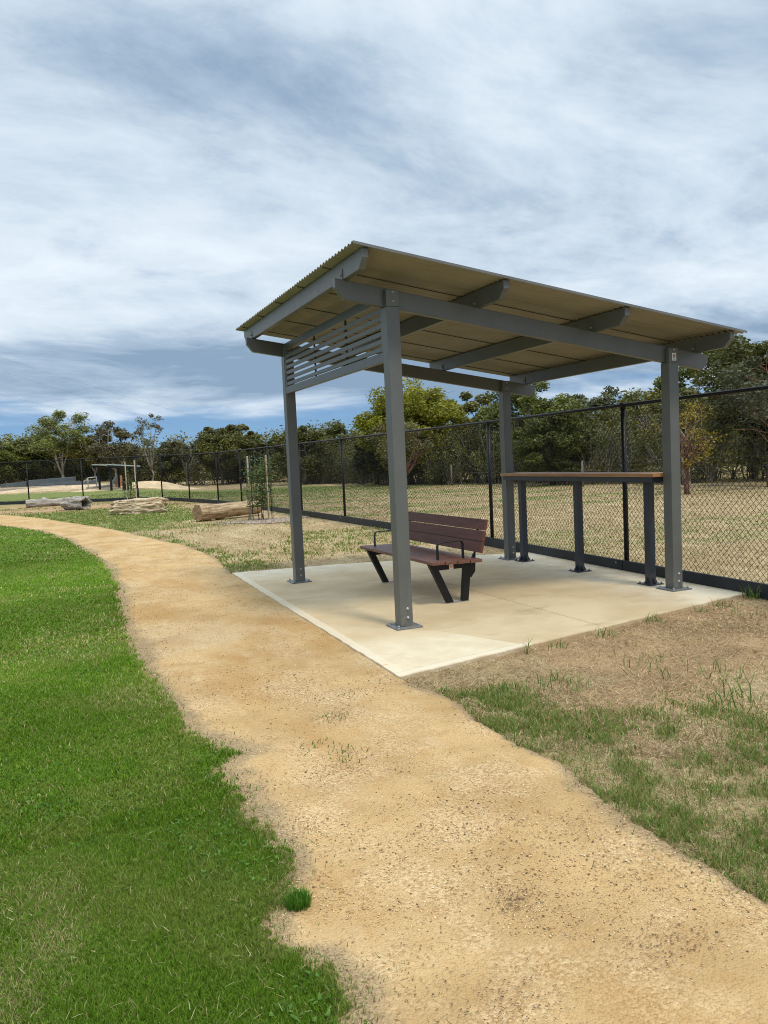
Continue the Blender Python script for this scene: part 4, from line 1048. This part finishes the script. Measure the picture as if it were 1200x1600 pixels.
# leaf litter against the slab edge
lx_ = []; ly_ = []
for (cx, cy, s_, n) in ((-.60, -1.05, .10, 260), (-.62, -.45, .10, 240), (-.63, .25, .05, 60), (-.57, -1.30, .07, 120), (-.36, -1.52, .12, 120), (-.62, 1.3, .05, 40), (-.40, -.50, .04, 30), (-2.3, -.8, .3, 60), (-1.98, -1.5, .18, 140), (-1.95, -.5, .12, 100), (-1.9, .8, .10, 80), (-1.25, -1.95, .10, 200), (-.95, -3.75, .14, 160), (-1.45, -3.95, .12, 120), (-1.9, -3.2, .12, 140)):
    lx_.append(rng.normal(cx, s_*.55, n)); ly_.append(rng.normal(cy, s_, n))
for (cx, cy, s_, n) in ((-1.41,-4.02,.055,420), (-1.12,-4.42,.09,420), (-1.70,-4.46,.10,460), (-1.30,-1.87,.09,380), (-1.30,-2.80,.05,90), (-1.24,-1.46,.08,80), (-.88,-3.66,.06,100), (-1.49,-2.62,.08,160), (-1.0,-3.2,.2,120), (-1.9,-4.2,.12,260), (-1.5,-3.3,.3,160), (-1.95,.2,.12,160), (-1.85,2.2,.15,120), (-1.95,-2.6,.10,240)):
    lx_.append(rng.normal(cx, s_, n)); ly_.append(rng.normal(cy, s_*.8, n))
x = np.concatenate(lx_); y = np.concatenate(ly_); n = len(x); t = rng.random(n)[:, None]
k = ~in_poly(x, y, slab_poly) | (rng.random(n) < .15); x, y, t = x[k], y[k], t[k]; n = len(x)
chips('leaf_litter', x, y, (.0015+.004*rng.random(n)**2)*np.where(np.abs(x+1.3) < .75, .8, 1.2), np.array([.10, .065, .04])*(1-t)+np.array([.34, .20, .11])*t, 'small dead leaves and bark scraps blown against the slab edge', 'leaf litter', .25, -.008)
# the single clump on the path
tb = Bl(); tuft(tb, -2.068, -3.70, 420, .045, .062, .0032, ((.045, .14, .012), (.11, .25, .03)), .35, -.012)
o = tb.obj('grass_tuft', 'single small green grass tuft on the gravel beside the lawn edge', 'grass tuft', kind=None, origin=(-2.068, -3.70, -.012))

# ------------------------------------------------------------------ trees
def tree(name, label, x, y, H, R, h0, bark, leafc, seed, K=46, per=230, Lf=.16, Wf=.05, droop=.45, limbs=5, tr=.13, flat=.75, low=.0, clump=.17, sparse=0.0, bare=0, lean=(0, 0), group=None, rz=0, twigs=True, zsq=1.0, dens=1.25):
    """trunk forking into limbs, each limb feeding leaf clumps spread through an uneven crown; H height, R crown radius, h0 fork height"""
    g = np.random.default_rng(seed); z = float(terr(x, y)); root = empty(name, (x, y, z-.05), label, 'tree' if 'shrub' not in name and 'bush' not in name else 'shrub', group, rz)
    tb_ = MB(); fork = Vector((lean[0]*.4, lean[1]*.4, h0)); 
    tp = [Vector((0, 0, -.2)), Vector((g.normal()*.03, g.normal()*.03, h0*.35)), Vector((lean[0]*.25+g.normal()*.05, lean[1]*.25+g.normal()*.05, h0*.7)), fork]
    tb_.tube(tp, [tr*1.35, tr*1.0, tr*.9, tr*.8], 8)
    cz = (H+h0*low)/2 if low else h0+(H-h0)*.55; rz_ = (H-cz)
    cen = Vector((lean[0], lean[1], cz)); ends = []; C = []
    lumps = g.normal(size=(6, 3)); lumps /= np.linalg.norm(lumps, axis=1)[:, None]; lh = g.uniform(-.25, .30, 6)
    def env(d):
        return 1+sum(h*max(0, float(np.dot(d, l)))**3 for l, h in zip(lumps, lh))
    for k in range(K):
        d = g.normal(size=3); d /= np.linalg.norm(d)
        if d[2] < -.35 and not low: d[2] *= -.6; d /= np.linalg.norm(d)
        rr = (.35+.65*g.random()**.55)*env(d)
        C.append(cen+Vector((d[0]*R*rr, d[1]*R*rr, d[2]*rz_*rr*(flat if d[2] < 0 else 1.0)*zsq)))
    limb = []
    for k in range(limbs):
        a = 6.283*k/limbs+g.random()*.8; q = cen+Vector((math.cos(a)*R*.48, math.sin(a)*R*.48, rz_*(.25+.45*g.random())))
        pts = []
        bow = Vector((g.normal(), g.normal(), g.normal()*.3))*R*.10
        for t in np.linspace(0, 1, 7): pts.append(fork.lerp(q, t)+bow*math.sin(t*3.14)+Vector((math.cos(a), math.sin(a), 0))*R*.10*math.sin(t*3.14)+Vector((g.normal(), g.normal(), 0))*R*.018)
        limb.append(pts); tb_.tube(pts, list(np.linspace(tr*.62, tr*.10, 7)), 6)
    for c in C:
        best = min(((pt-c).length+.15*abs(i-3), li, i) for li, l in enumerate(limb) for i, pt in enumerate(l) if i > 0)
        p0 = limb[best[1]][best[2]]; mid = p0.lerp(c, .5)+Vector((g.normal(), g.normal(), g.normal()))*R*.05
        tb_.tube([p0, mid, c], [tr*.22, tr*.13, tr*.05], 4, cap=False)
        if twigs:
            for j in range(2):
                e = c+Vector((g.normal(), g.normal(), g.normal()*.6))*R*clump; tb_.tube([mid, mid.lerp(e, .5)+Vector((0, 0, .05)), e], [tr*.09, tr*.06, tr*.03], 3, cap=False)
    if bare:
        for j in range(bare):
            a = g.random()*6.283; p0 = limb[j % limbs][1 + j % 3]; e = p0+Vector((math.cos(a)*R*.7, math.sin(a)*R*.7, (g.random()-.2)*H*.35))
            tb_.tube([p0, p0.lerp(e, .5)+Vector((g.normal()*.1, g.normal()*.1, g.random()*.2)), e], [tr*.2, tr*.12, tr*.04], 4, cap=False)
    tb_.obj('trunk', M[bark], None, recalc=False).parent = root
    P = []; cols = []; A, B = np.array(leafc[0]), np.array(leafc[1])
    for c in C:
        if g.random() < sparse: continue
        n = int(per*dens*(.6+.8*g.random())); rc = R*clump*1.5*(.6+.7*g.random())
        q = g.normal(size=(n, 3)); q /= np.linalg.norm(q, axis=1)[:, None]; q *= (g.random(n)**.45)[:, None]*rc; q[:, 2] *= .70
        P.append(q+np.array(c[:])); t = np.clip(g.random((n, 1))*.7+.3*g.random(), 0, 1); cols.append((A*(1-t)+B*t)*(.8+.4*g.random()))
    P = np.concatenate(P); cols = np.clip(np.concatenate(cols), 0, 1); n = len(P)
    V, F_, cc = leaf_quads(P, Lf*1.12*(.6+.8*g.random(n)), Lf*.50*(.6+.8*g.random(n)), cols, droop)
    me = raw_mesh('foliage', V, [F_], M['leaf'], {'Col': cc}); f = bpy.data.objects.new('foliage', me); COL.objects.link(f); f.parent = root
    f.name = 'crown'
    return root
OLIVE = ((.070, .078, .018), (.185, .180, .050)); DARK = ((.034, .044, .011), (.105, .112, .028)); BRIGHT = ((.105, .130, .010), (.270, .275, .022))
GREYG = ((.070, .078, .038), (.165, .170, .085)); PALEG = ((.090, .120, .035), (.220, .255, .085)); YEL = ((.16, .13, .015), (.38, .29, .02)); RUST = ((.075, .070, .034), (.175, .155, .070)); MIDG = ((.066, .086, .015), (.190, .200, .038))
# the row behind the paddock, right to left
T_ = tree
T_('gum_tree', 'tall dark gum with ragged crown and sky gaps at the right edge of the photo', 22.3, 15.4, 5.6, 2.4, 2.0, 'bark_dark', DARK, 11, K=60, per=260, Lf=.15, low=.3, lean=(-.3, 0))
T_('gum_tree', 'grey leaved gum with a dark red forked trunk at the right edge', 18.6, 12.2, 4.1, 1.9, .9, 'bark_red', GREYG, 12, K=34, per=210, Lf=.13, limbs=2, tr=.10, sparse=.15, bare=8)
T_('gum_tree', 'broad dark green gum directly behind the right hand post of the shelter', 26.2, 22.8, 5.6, 2.6, 1.8, 'bark_dark', MIDG, 13, K=66, per=260, Lf=.18, low=.2)
T_('gum_tree', 'tall gum with patchy foliage behind the overhanging right bearer end', 29.5, 22.5, 6.6, 2.6, 2.4, 'bark_grey', OLIVE, 14, K=50, per=220, Lf=.18, sparse=.1)
T_('wattle_tree', 'small wattle with golden yellow foliage and a pinkish trunk behind the fence', 14.9, 12.0, 2.95, .95, .75, 'bark_red', YEL, 15, K=34, per=44, Lf=.07, Wf=.035, limbs=7, tr=.075, sparse=.25, bare=22, clump=.24, low=.8)
T_('gum_tree', 'slim grey trunked gum standing just behind the yellow wattle', 16.9, 14.0, 3.4, 1.1, 1.6, 'bark_pale', OLIVE, 16, K=26, per=170, Lf=.12, limbs=3, tr=.08)
T_('gum_tree', 'olive gum with a rounded top left of the right hand post', 23.4, 22.6, 4.7, 2.0, 1.4, 'bark_grey', OLIVE, 17, K=56, per=240, Lf=.16, low=.2)
T_('gum_tree', 'low olive green gum beneath the gap of blue sky under the roof', 27.2, 29.0, 4.5, 2.5, 1.2, 'bark_grey', OLIVE, 18, K=60, per=240, Lf=.19, low=.15)
T_('gum_tree', 'pale topped gum at the left side of the blue sky gap', 29.0, 35.0, 5.0, 2.3, 1.5, 'bark_grey', GREYG, 19, K=52, per=230, Lf=.2, low=.2)
T_('wattle_tree', 'dense bushy green tree behind the middle of the bar table', 17.3, 22.2, 4.2, 1.9, .8, 'bark_dark', MIDG, 20, K=74, per=270, Lf=.14, low=.1)
T_('wattle_tree', 'dense green tree behind the rear post of the shelter', 19.0, 27.6, 5.5, 2.1, 1.2, 'bark_dark', MIDG, 21, K=74, per=270, Lf=.16, low=.1)
T_('wattle_tree', 'dark round tree between the bright green tree and the rear post', 19.4, 32.3, 5.0, 2.0, 1.2, 'bark_dark', OLIVE, 22, K=66, per=260, Lf=.18, low=.15)
T_('wattle_tree', 'big bright yellow green billowing tree behind the front post', 15.5, 32.9, 5.4, 2.6, 1.3, 'bark_dark', BRIGHT, 23, K=110, per=330, Lf=.15, clump=.19, low=.25)
T_('wattle_tree', 'smaller bright green tree touching the right side of the billowing one', 18.6, 35.0, 4.9, 2.0, 1.2, 'bark_dark', BRIGHT, 24, K=60, per=280, Lf=.17, low=.2)
T_('gum_tree', 'dark leaved tree left of the front post behind the fence', 14.6, 35.4, 4.3, 1.6, 1.0, 'bark_dark', DARK, 25, K=56, per=240, Lf=.17, low=.1)
T_('gum_tree', 'half bare tree with spreading grey limbs beside the front post', 12.9, 27.9, 3.2, 1.5, .55, 'bark_red', GREYG, 26, K=30, per=90, Lf=.11, limbs=6, tr=.13, sparse=.35, bare=26)
T_('gum_tree', 'olive gum with a flat yellowish top right of the left post', 15.6, 45.6, 4.1, 2.3, 1.4, 'bark_grey', ((.055, .07, .02), (.15, .15, .04)), 27, K=56, per=230, Lf=.2, low=.2)
T_('gum_tree', 'wide olive gum showing grey limbs beside the left post', 12.9, 43.6, 3.8, 2.0, 1.0, 'bark_grey', OLIVE, 28, K=52, per=200, Lf=.2, low=.1, bare=12)
T_('gum_tree', 'small olive gum in front of the white building', 15.2, 53.9, 3.7, 1.8, 1.0, 'bark_grey', ((.06, .075, .02), (.15, .15, .045)), 29, K=40, per=220, Lf=.22, low=.2)
T_('gum_tree', 'round topped olive gum above the right hand sapling guard', 12.3, 57.0, 3.7, 1.9, 1.2, 'bark_grey', ((.055, .07, .02), (.14, .145, .04)), 30, K=48, per=220, Lf=.24, low=.25)
T_('gum_tree', 'tall rounded gum with brownish green dense crown left of the staked sapling', 9.6, 54.2, 4.5, 2.1, .9, 'bark_grey', ((.065, .075, .018), (.18, .175, .045)), 31, K=70, per=220, Lf=.18, tr=.08, low=1.0, bare=8)
T_('gum_tree', 'narrow upright gum on the right of the rounded brownish one', 11.6, 57.8, 4.5, 1.4, 1.6, 'bark_grey', OLIVE, 32, K=40, per=220, Lf=.22)
T_('gum_tree', 'sparse reddish gum with thin trunks between two rounded gums', 7.7, 58.8, 3.6, 1.8, .7, 'bark_pale', RUST, 33, K=34, per=110, Lf=.2, sparse=.2, bare=12, tr=.07, limbs=6)
T_('gum_tree', 'tall thin nearly bare gum with tufts at its branch tips', 4.5, 54.3, 5.35, 1.25, 1.2, 'bark_grey', RUST, 34, K=22, per=30, Lf=.17, sparse=.15, bare=12, limbs=5, tr=.07, clump=.16)
T_('gum_tree', 'low wide olive gum to the right of the park picnic shelter roof', 6.1, 60.6, 3.7, 2.5, .8, 'bark_grey', OLIVE, 35, K=56, per=150, Lf=.2, low=.3, bare=10, tr=.08)
T_('gum_tree', 'reddish brown sparse gum above the distant picnic shelter', 2.2, 57.3, 4.5, 2.2, .8, 'bark_pale', RUST, 36, K=56, per=120, Lf=.19, sparse=.15, bare=14, tr=.08, limbs=6, low=.8)
T_('gum_tree', 'dark gum between the pale trunked gum and the reddish one', .9, 60.0, 3.9, 1.9, .7, 'bark_pale', OLIVE, 37, K=50, per=190, Lf=.2, tr=.08, low=.8)
T_('gum_tree', 'tall spreading gum with pale trunks and light green crown over the concrete ledges', -1.5, 60.6, 5.5, 2.5, .7, 'bark_pale', PALEG, 38, K=74, per=120, Lf=.18, limbs=6, tr=.12, bare=14, clump=.15, low=2.2)
T_('gum_tree', 'dark dense rounded tree left of the pale trunked gum', -4.0, 65.3, 3.9, 2.6, 1.0, 'bark_dark', MIDG, 39, K=74, per=260, Lf=.24, low=.1)
T_('gum_tree', 'dark dense tree at the left edge of the photo', -6.4, 61.0, 4.1, 1.8, 1.0, 'bark_dark', MIDG, 40, K=64, per=250, Lf=.22, low=.1)
T_('gum_tree', 'dark green low tree filling behind the pale trunks', -1.0, 66.0, 3.2, 2.8, .8, 'bark_dark', DARK, 41, K=66, per=230, Lf=.26, low=.05)
T_('gum_tree', 'dark green low tree behind the distant picnic shelter', 3.3, 63.5, 3.0, 2.6, .8, 'bark_dark', MIDG, 42, K=60, per=230, Lf=.26, low=.05)
# the understorey and the wood behind read as one mass
def mass(name, label, line, n_bush, rr, hh, colsets, seed, Lf, stems, depth, per=200):
    g = np.random.default_rng(seed); line = np.array(line, float); seg = np.linalg.norm(np.diff(line, axis=0), axis=1); cum = np.concatenate([[0], np.cumsum(seg)])
    P = []; Cc = []; st = MB()
    for k in range(n_bush):
        t = g.random()*cum[-1]; bx = np.interp(t, cum, line[:, 0]); by = np.interp(t, cum, line[:, 1])
        i = min(np.searchsorted(cum, t), len(seg))-1; i = max(i, 0); dvec = (line[i+1]-line[i])/seg[i]; nv = np.array([dvec[1], -dvec[0]])
        if nv@np.array([bx-CX, by-CY]) < 0: nv = -nv
        off = g.random()*depth; bx += nv[0]*off; by += nv[1]*off; z = float(terr(bx, by)); R = rr*(.6+.8*g.random()); h = hh*(.55+.7*g.random())*(1+.25*off/max(depth, .1))
        A, B = colsets[g.integers(len(colsets))]; A = np.array(A); B = np.array(B)
        for q in range(9):
            c = np.array([bx+g.normal()*R*.45, by+g.normal()*R*.45, z+h*(.12+.85*g.random())]); m_ = int(per/9*(.5+g.random())); 
            d = g.normal(size=(m_, 3)); d /= np.linalg.norm(d, axis=1)[:, None]; d *= (g.random(m_)**.5)[:, None]*R*.45; P.append(c+d); tt = g.random((m_, 1)); Cc.append((A*(1-tt)+B*tt)*(.7+.5*g.random()))
        for s_ in range(stems):
            a = g.random()*6.28; e = Vector((bx+math.cos(a)*R*g.random(), by+math.sin(a)*R*g.random(), z+h*(.6+.5*g.random()))); p0 = Vector((bx+g.normal()*.1, by+g.normal()*.1, z-.05))
            st.tube([p0, p0.lerp(e, .5)+Vector((g.normal()*.12, g.normal()*.12, .1)), e], [.026, .017, .006], 4, cap=False)
    P = np.concatenate(P); P[:, 2] = np.maximum(P[:, 2], terr(P[:, 0], P[:, 1])+.02); n = len(P)
    V, F_, cc = leaf_quads(P, Lf*(.6+.8*g.random(n)), Lf*.34*(.6+.8*g.random(n)), np.clip(np.concatenate(Cc), 0, 1), .3)
    me = raw_mesh(name, V, [F_], M['leaf'], {'Col': cc}); o = tagt(link(name, me), label, 'undergrowth', kind='stuff')
    if st.v:
        q = st.obj('twigs', M['bark_grey'], o, recalc=False); q['kind'] = 'stuff'
    return o
L1 = [(27, 9.5), (21.8, 13.5), (19.0, 17.5), (17.8, 21.5), (17.0, 25.5), (15.5, 29.5), (14.6, 34.0), (14.2, 39), (13.2, 44.0)]
mass('undergrowth', 'dark twiggy undergrowth along the foot of the trees right of the front post', L1, 190, 1.1, 2.3, [DARK, OLIVE, OLIVE, GREYG], 51, .13, 6, 3.5, per=700)
L2 = [(13.6, 45.5), (12.8, 54), (8.5, 57.5), (5.0, 58.5), (2.0, 60.5), (-3.5, 62.5), (-10, 64.5)]
mass('undergrowth', 'low dark scrub behind the far lawn and the concrete ledges', L2, 130, 1.4, 2.0, [DARK, OLIVE, MIDG, RUST], 52, .22, 5, 4.0, per=320)
L3 = [(46, 10), (38, 26), (31, 42), (23, 56), (20, 66), (12, 74), (2, 78), (-14, 80)]
mass('woodland', 'continuous far woodland behind the separate trees', L3, 260, 2.6, 3.3, [DARK, OLIVE, MIDG], 53, .38, 2, 8.0, per=700)

# ------------------------------------------------------------------ far park: ledges, rails, bin, shelter, mound, building
def conc(name, base, var=.15):
    mt, nb = mat(name); co = geopos(nb); n = nb.noise(co, 1.2, 6, .65)
    finish(nb, nb.mix(nb.smooth(n, .3, .7), tuple(c*(1-var) for c in base), tuple(c*(1+var) for c in base)), .85, n, .2, .02); return mt
M['cdark'] = conc('grey blue concrete', (.095, .115, .13)); M['cpale'] = conc('pale concrete', (.42, .36, .30)); M['corange'] = conc('terracotta concrete', (.40, .20, .10))
def wallseg(b, p0, p1, th, z0, z1, z1b=None):
    p0 = np.array(p0, float); p1 = np.array(p1, float); d = (p1-p0)/np.linalg.norm(p1-p0); n = np.array([-d[1], d[0]])*th/2; z1b = z1 if z1b is None else z1b
    q = [p0-n, p1-n, p1+n, p0+n]; zz_ = [z1, z1b, z1b, z1]
    b.add([(*q[i], z0) for i in range(4)]+[(*q[i], zz_[i]) for i in range(4)], [(0,3,2,1),(4,5,6,7),(0,1,5,4),(1,2,6,5),(2,3,7,6),(3,0,4,7)])
b = MB(); wallseg(b, (-5.6, 57.6), (-3.9, 56.6), .8, .2, .84, .96); wallseg(b, (-3.9, 56.6), (-.8, 55.8), .8, .2, 1.02, 1.14)
tagt(b.obj('concrete_ledge', M['cdark'], None, bevel=.02), 'long stepped grey blue concrete ledge below the pale trunked gum', 'concrete ledge')
b = MB(); wallseg(b, (-3.2, 54.6), (.6, 54.2), .5, .2, .72, .84)
tagt(b.obj('concrete_ledge', M['cdark'], None, bevel=.02), 'lower dark concrete ledge in front of the stepped one', 'concrete ledge')
b = MB(); wallseg(b, (-9.5, 52.0), (-1.6, 51.6), .5, .1, .56, .62)
tagt(b.obj('path_kerb', M['cpale'], None, bevel=.02), 'pale concrete edging strip in front of the ledges', 'kerb')
b = MB(); wallseg(b, (-.35, 46.6), (1.2, 46.3), 1.6, .1, .50, .62)
tagt(b.obj('skate_block', M['cpale'], None, bevel=.03), 'pale concrete block with a hand rail beside the distant picnic shelter', 'concrete block')
b = MB(); b.prism([(.95, .3), (1.75, .3), (1.75, 1.10), (1.45, 1.10)], 46.9, 48.3, 'y')
tagt(b.obj('skate_ramp', M['corange'], None, bevel=.02), 'small terracotta and grey ramp behind the distant picnic shelter', 'ramp')
b = MB(); b.prism([(.85, .35), (1.02, .35), (1.52, 1.13), (1.35, 1.13)], 46.3, 46.85, 'y')
tagt(b.obj('ramp_side', M['cdark'], None, bevel=.02), 'sloping grey slab leaning against the terracotta ramp', 'ramp')
b = MB(); b.tube([(-.75, 45.6, .3), (-.72, 45.6, .75), (-.35, 45.5, 1.08), (.15, 45.4, 1.10)], .035, 8); b.tube([(-.4, 45.52, .3), (-.38, 45.5, 1.05)], .03, 8); b.tube([(.1, 45.4, .3), (.1, 45.4, 1.09)], .03, 8)
tagt(b.obj('hand_rail', M['bolt'], None), 'steel hand rail on the pale concrete block', 'hand rail')
# mounds
def mound(name, cx, cy, rx, ry, h, label, ang=0):
    n = 36; u = np.linspace(0, 1, 16); a = np.linspace(0, 6.283, n, endpoint=False); U_, A_ = np.meshgrid(u, a, indexing='ij')
    x0 = U_*np.cos(A_)*rx; y0 = U_*np.sin(A_)*ry; x = cx+x0*math.cos(ang)-y0*math.sin(ang); y = cy+x0*math.sin(ang)+y0*math.cos(ang)
    z_ = terr(x, y)-.045+h*(np.cos(np.pi*U_)*.5+.5)*(1+.3*(fbm(x, y, .8, 3)-.5))
    ids = np.arange(U_.size).reshape(U_.shape); F_ = np.stack([ids[:-1], ids[1:], np.roll(ids, -1, 1)[1:], np.roll(ids, -1, 1)[:-1]], -1).reshape(-1, 4)
    me = raw_mesh(name, np.stack([x.ravel(), y.ravel(), z_.ravel()], 1), [F_], M['mound'], None, True); o = link(name, me); o['kind'] = 'structure'; return o
M['mound'] = conc('sandy soil', (.56, .42, .25), .2)
mound('sand_mound', 3.9, 47.6, 3.4, 2.2, .48, '')
mound('sand_mound', -2.2, 50.0, 6.5, 2.0, .20, '')
mound('sand_mound', 0.6, 45.3, 2.6, 1.8, .14, '')
# distant picnic shelter
o = empty('picnic_shelter', (1.3, 44.3, float(terr(1.3, 44.3))), 'small distant picnic shelter with a pale flat roof beyond the far fence', 'shelter')
M['farroof'] = paint('far roof metal', (.42, .47, .46), .4); zb = float(terr(1.3, 44.3))
b = MB(); wallseg(b, (-.1, 43.8), (2.75, 45.1), 2.3, 1.66, 1.76, 1.58); b.v = [(v[0], v[1], v[2]) for v in b.v]
MBr = MB(); wallseg(MBr, (-.1, 43.8), (2.75, 45.1), 2.3, 1.80, 1.875, 1.665); 
bb = MB(); 
p0, p1 = np.array((.25, 43.9)), np.array((2.2, 44.85)); d = (p1-p0)/np.linalg.norm(p1-p0); nn_ = np.array([-d[1], d[0]])*.9
q = [p0-nn_, p1-nn_, p1+nn_, p0+nn_]; zt_ = [1.86, 1.68, 1.72, 1.90]
bb.add([(*q[i], zt_[i]-.07) for i in range(4)]+[(*q[i], zt_[i]) for i in range(4)], [(0,3,2,1),(4,5,6,7),(0,1,5,4),(1,2,6,5),(2,3,7,6),(3,0,4,7)])
bb.obj('roof', M['farroof'], o)
be = MB(); be.mark().beam((q[0][0], q[0][1], 1.73), (q[1][0], q[1][1], 1.55), .08, .12); be.mark().beam((q[3][0], q[3][1], 1.77), (q[2][0], q[2][1], 1.59), .06, .08); be.pieces('beam', M['black'], o)
for (t, s_) in ((.15, -.8), (.75, -.8), (.12, .8), (.72, .8)):
    p = p0+(p1-p0)*t+np.array([-d[1], d[0]])*s_*.75; MB().box(p[0]-.065, p[0]+.065, p[1]-.065, p[1]+.065, zb-.1, 1.80-.19*t).obj('post', M['black'], o)
# litter bin by the shelter
o = empty('litter_bin', (1.55, 42.6, float(terr(1.55, 42.6))), 'black litter bin near the distant picnic shelter', 'bin'); zb = float(terr(1.55, 42.6))
MB().box(1.37, 1.73, 42.45, 42.8, zb, zb+.42).obj('body', M['black'], o, bevel=.03); MB().box(1.34, 1.76, 42.42, 42.83, zb+.43, zb+.50).obj('lid', M['fenceblk'], o, bevel=.02)
# tall gate post pair beside the fence corner
o = empty('light_pole', (14.6, 63.5, 0), 'slim light pole near the white building', 'lamp post')
MB().tube([(14.6, 63.5, 0), (14.6, 63.5, 3.1)], [.05, .035], 8).obj('pole', M['farm'], o); MB().box(14.3, 14.75, 63.35, 63.65, 3.08, 3.18).obj('lamp_head', M['farroof'], o)
# white building glimpsed between the trees
M['white'] = paint('white cladding', (.62, .63, .62), .7); M['glass'] = paint('dark window', (.05, .06, .07), .2)
o = empty('building', (22, 92, 0), 'low white building glimpsed between the trees behind the sapling', 'building')
ang = R_(-12); cA, sA = math.cos(ang), math.sin(ang)
def rb(b, x0, x1, y0, y1, z0, z1):
    n0 = len(b.v); b.box(x0, x1, y0, y1, z0, z1); b.v[n0:] = [(24+(v[0])*cA-v[1]*sA, 92+v[0]*sA+v[1]*cA, v[2]) for v in b.v[n0:]]
b = MB(); rb(b, -3.6, 4.5, 0, 5, -.2, 2.0); b.obj('wall', M['white'], o)
b = MB(); rb(b, -3.9, 4.8, -.3, 5.3, 2.01, 2.2); b.obj('roof', M['farroof'], o)
for k in range(4):
    b = MB(); rb(b, -3.1+k*1.9, -1.9+k*1.9, -.03, .04, .7, 1.5); b.obj('window', M['glass'], o)
# power lines
M['wire'] = paint('power line', (.22, .24, .27), .5)
def line3(p0, p1, sag, label):
    p0 = Vector(p0); p1 = Vector(p1); e0 = p0+(p0-p1)*1.4; e1 = p1+(p1-p0)*.25; pts = []
    for t in np.linspace(0, 1, 40): p = e0.lerp(e1, t); p.z -= sag*4*t*(1-t)-sag*.9; pts.append(p)
    o = MB().tube(pts, .010, 4).obj('power_line', M['wire'], None, origin=tuple(pts[-1])); tagt(o, label, 'power line', 'power lines crossing the sky at the left')
line3((-7.5, 93.8, 15.17), (10.5, 86.2, 7.78), .6, 'faintest and highest power line crossing the clouds at the left')
line3((-7.5, 93.8, 13.66), (14.9, 95.2, 5.53), .6, 'power line second from the top, crossing above the pale trunked gum')
line3((-7.5, 93.8, 10.85), (14.9, 95.2, 4.48), .6, 'power line passing just above the crown of the pale trunked gum')
line3((-7.5, 93.8, 9.34), (-4.1, 92.4, 7.0), .1, 'short steep power line ending behind the left of the pale trunked gum')
line3((-7.5, 93.8, 7.1), (-4.5, 92.6, 5.43), .1, 'lowest power line just above the trees at the left edge')
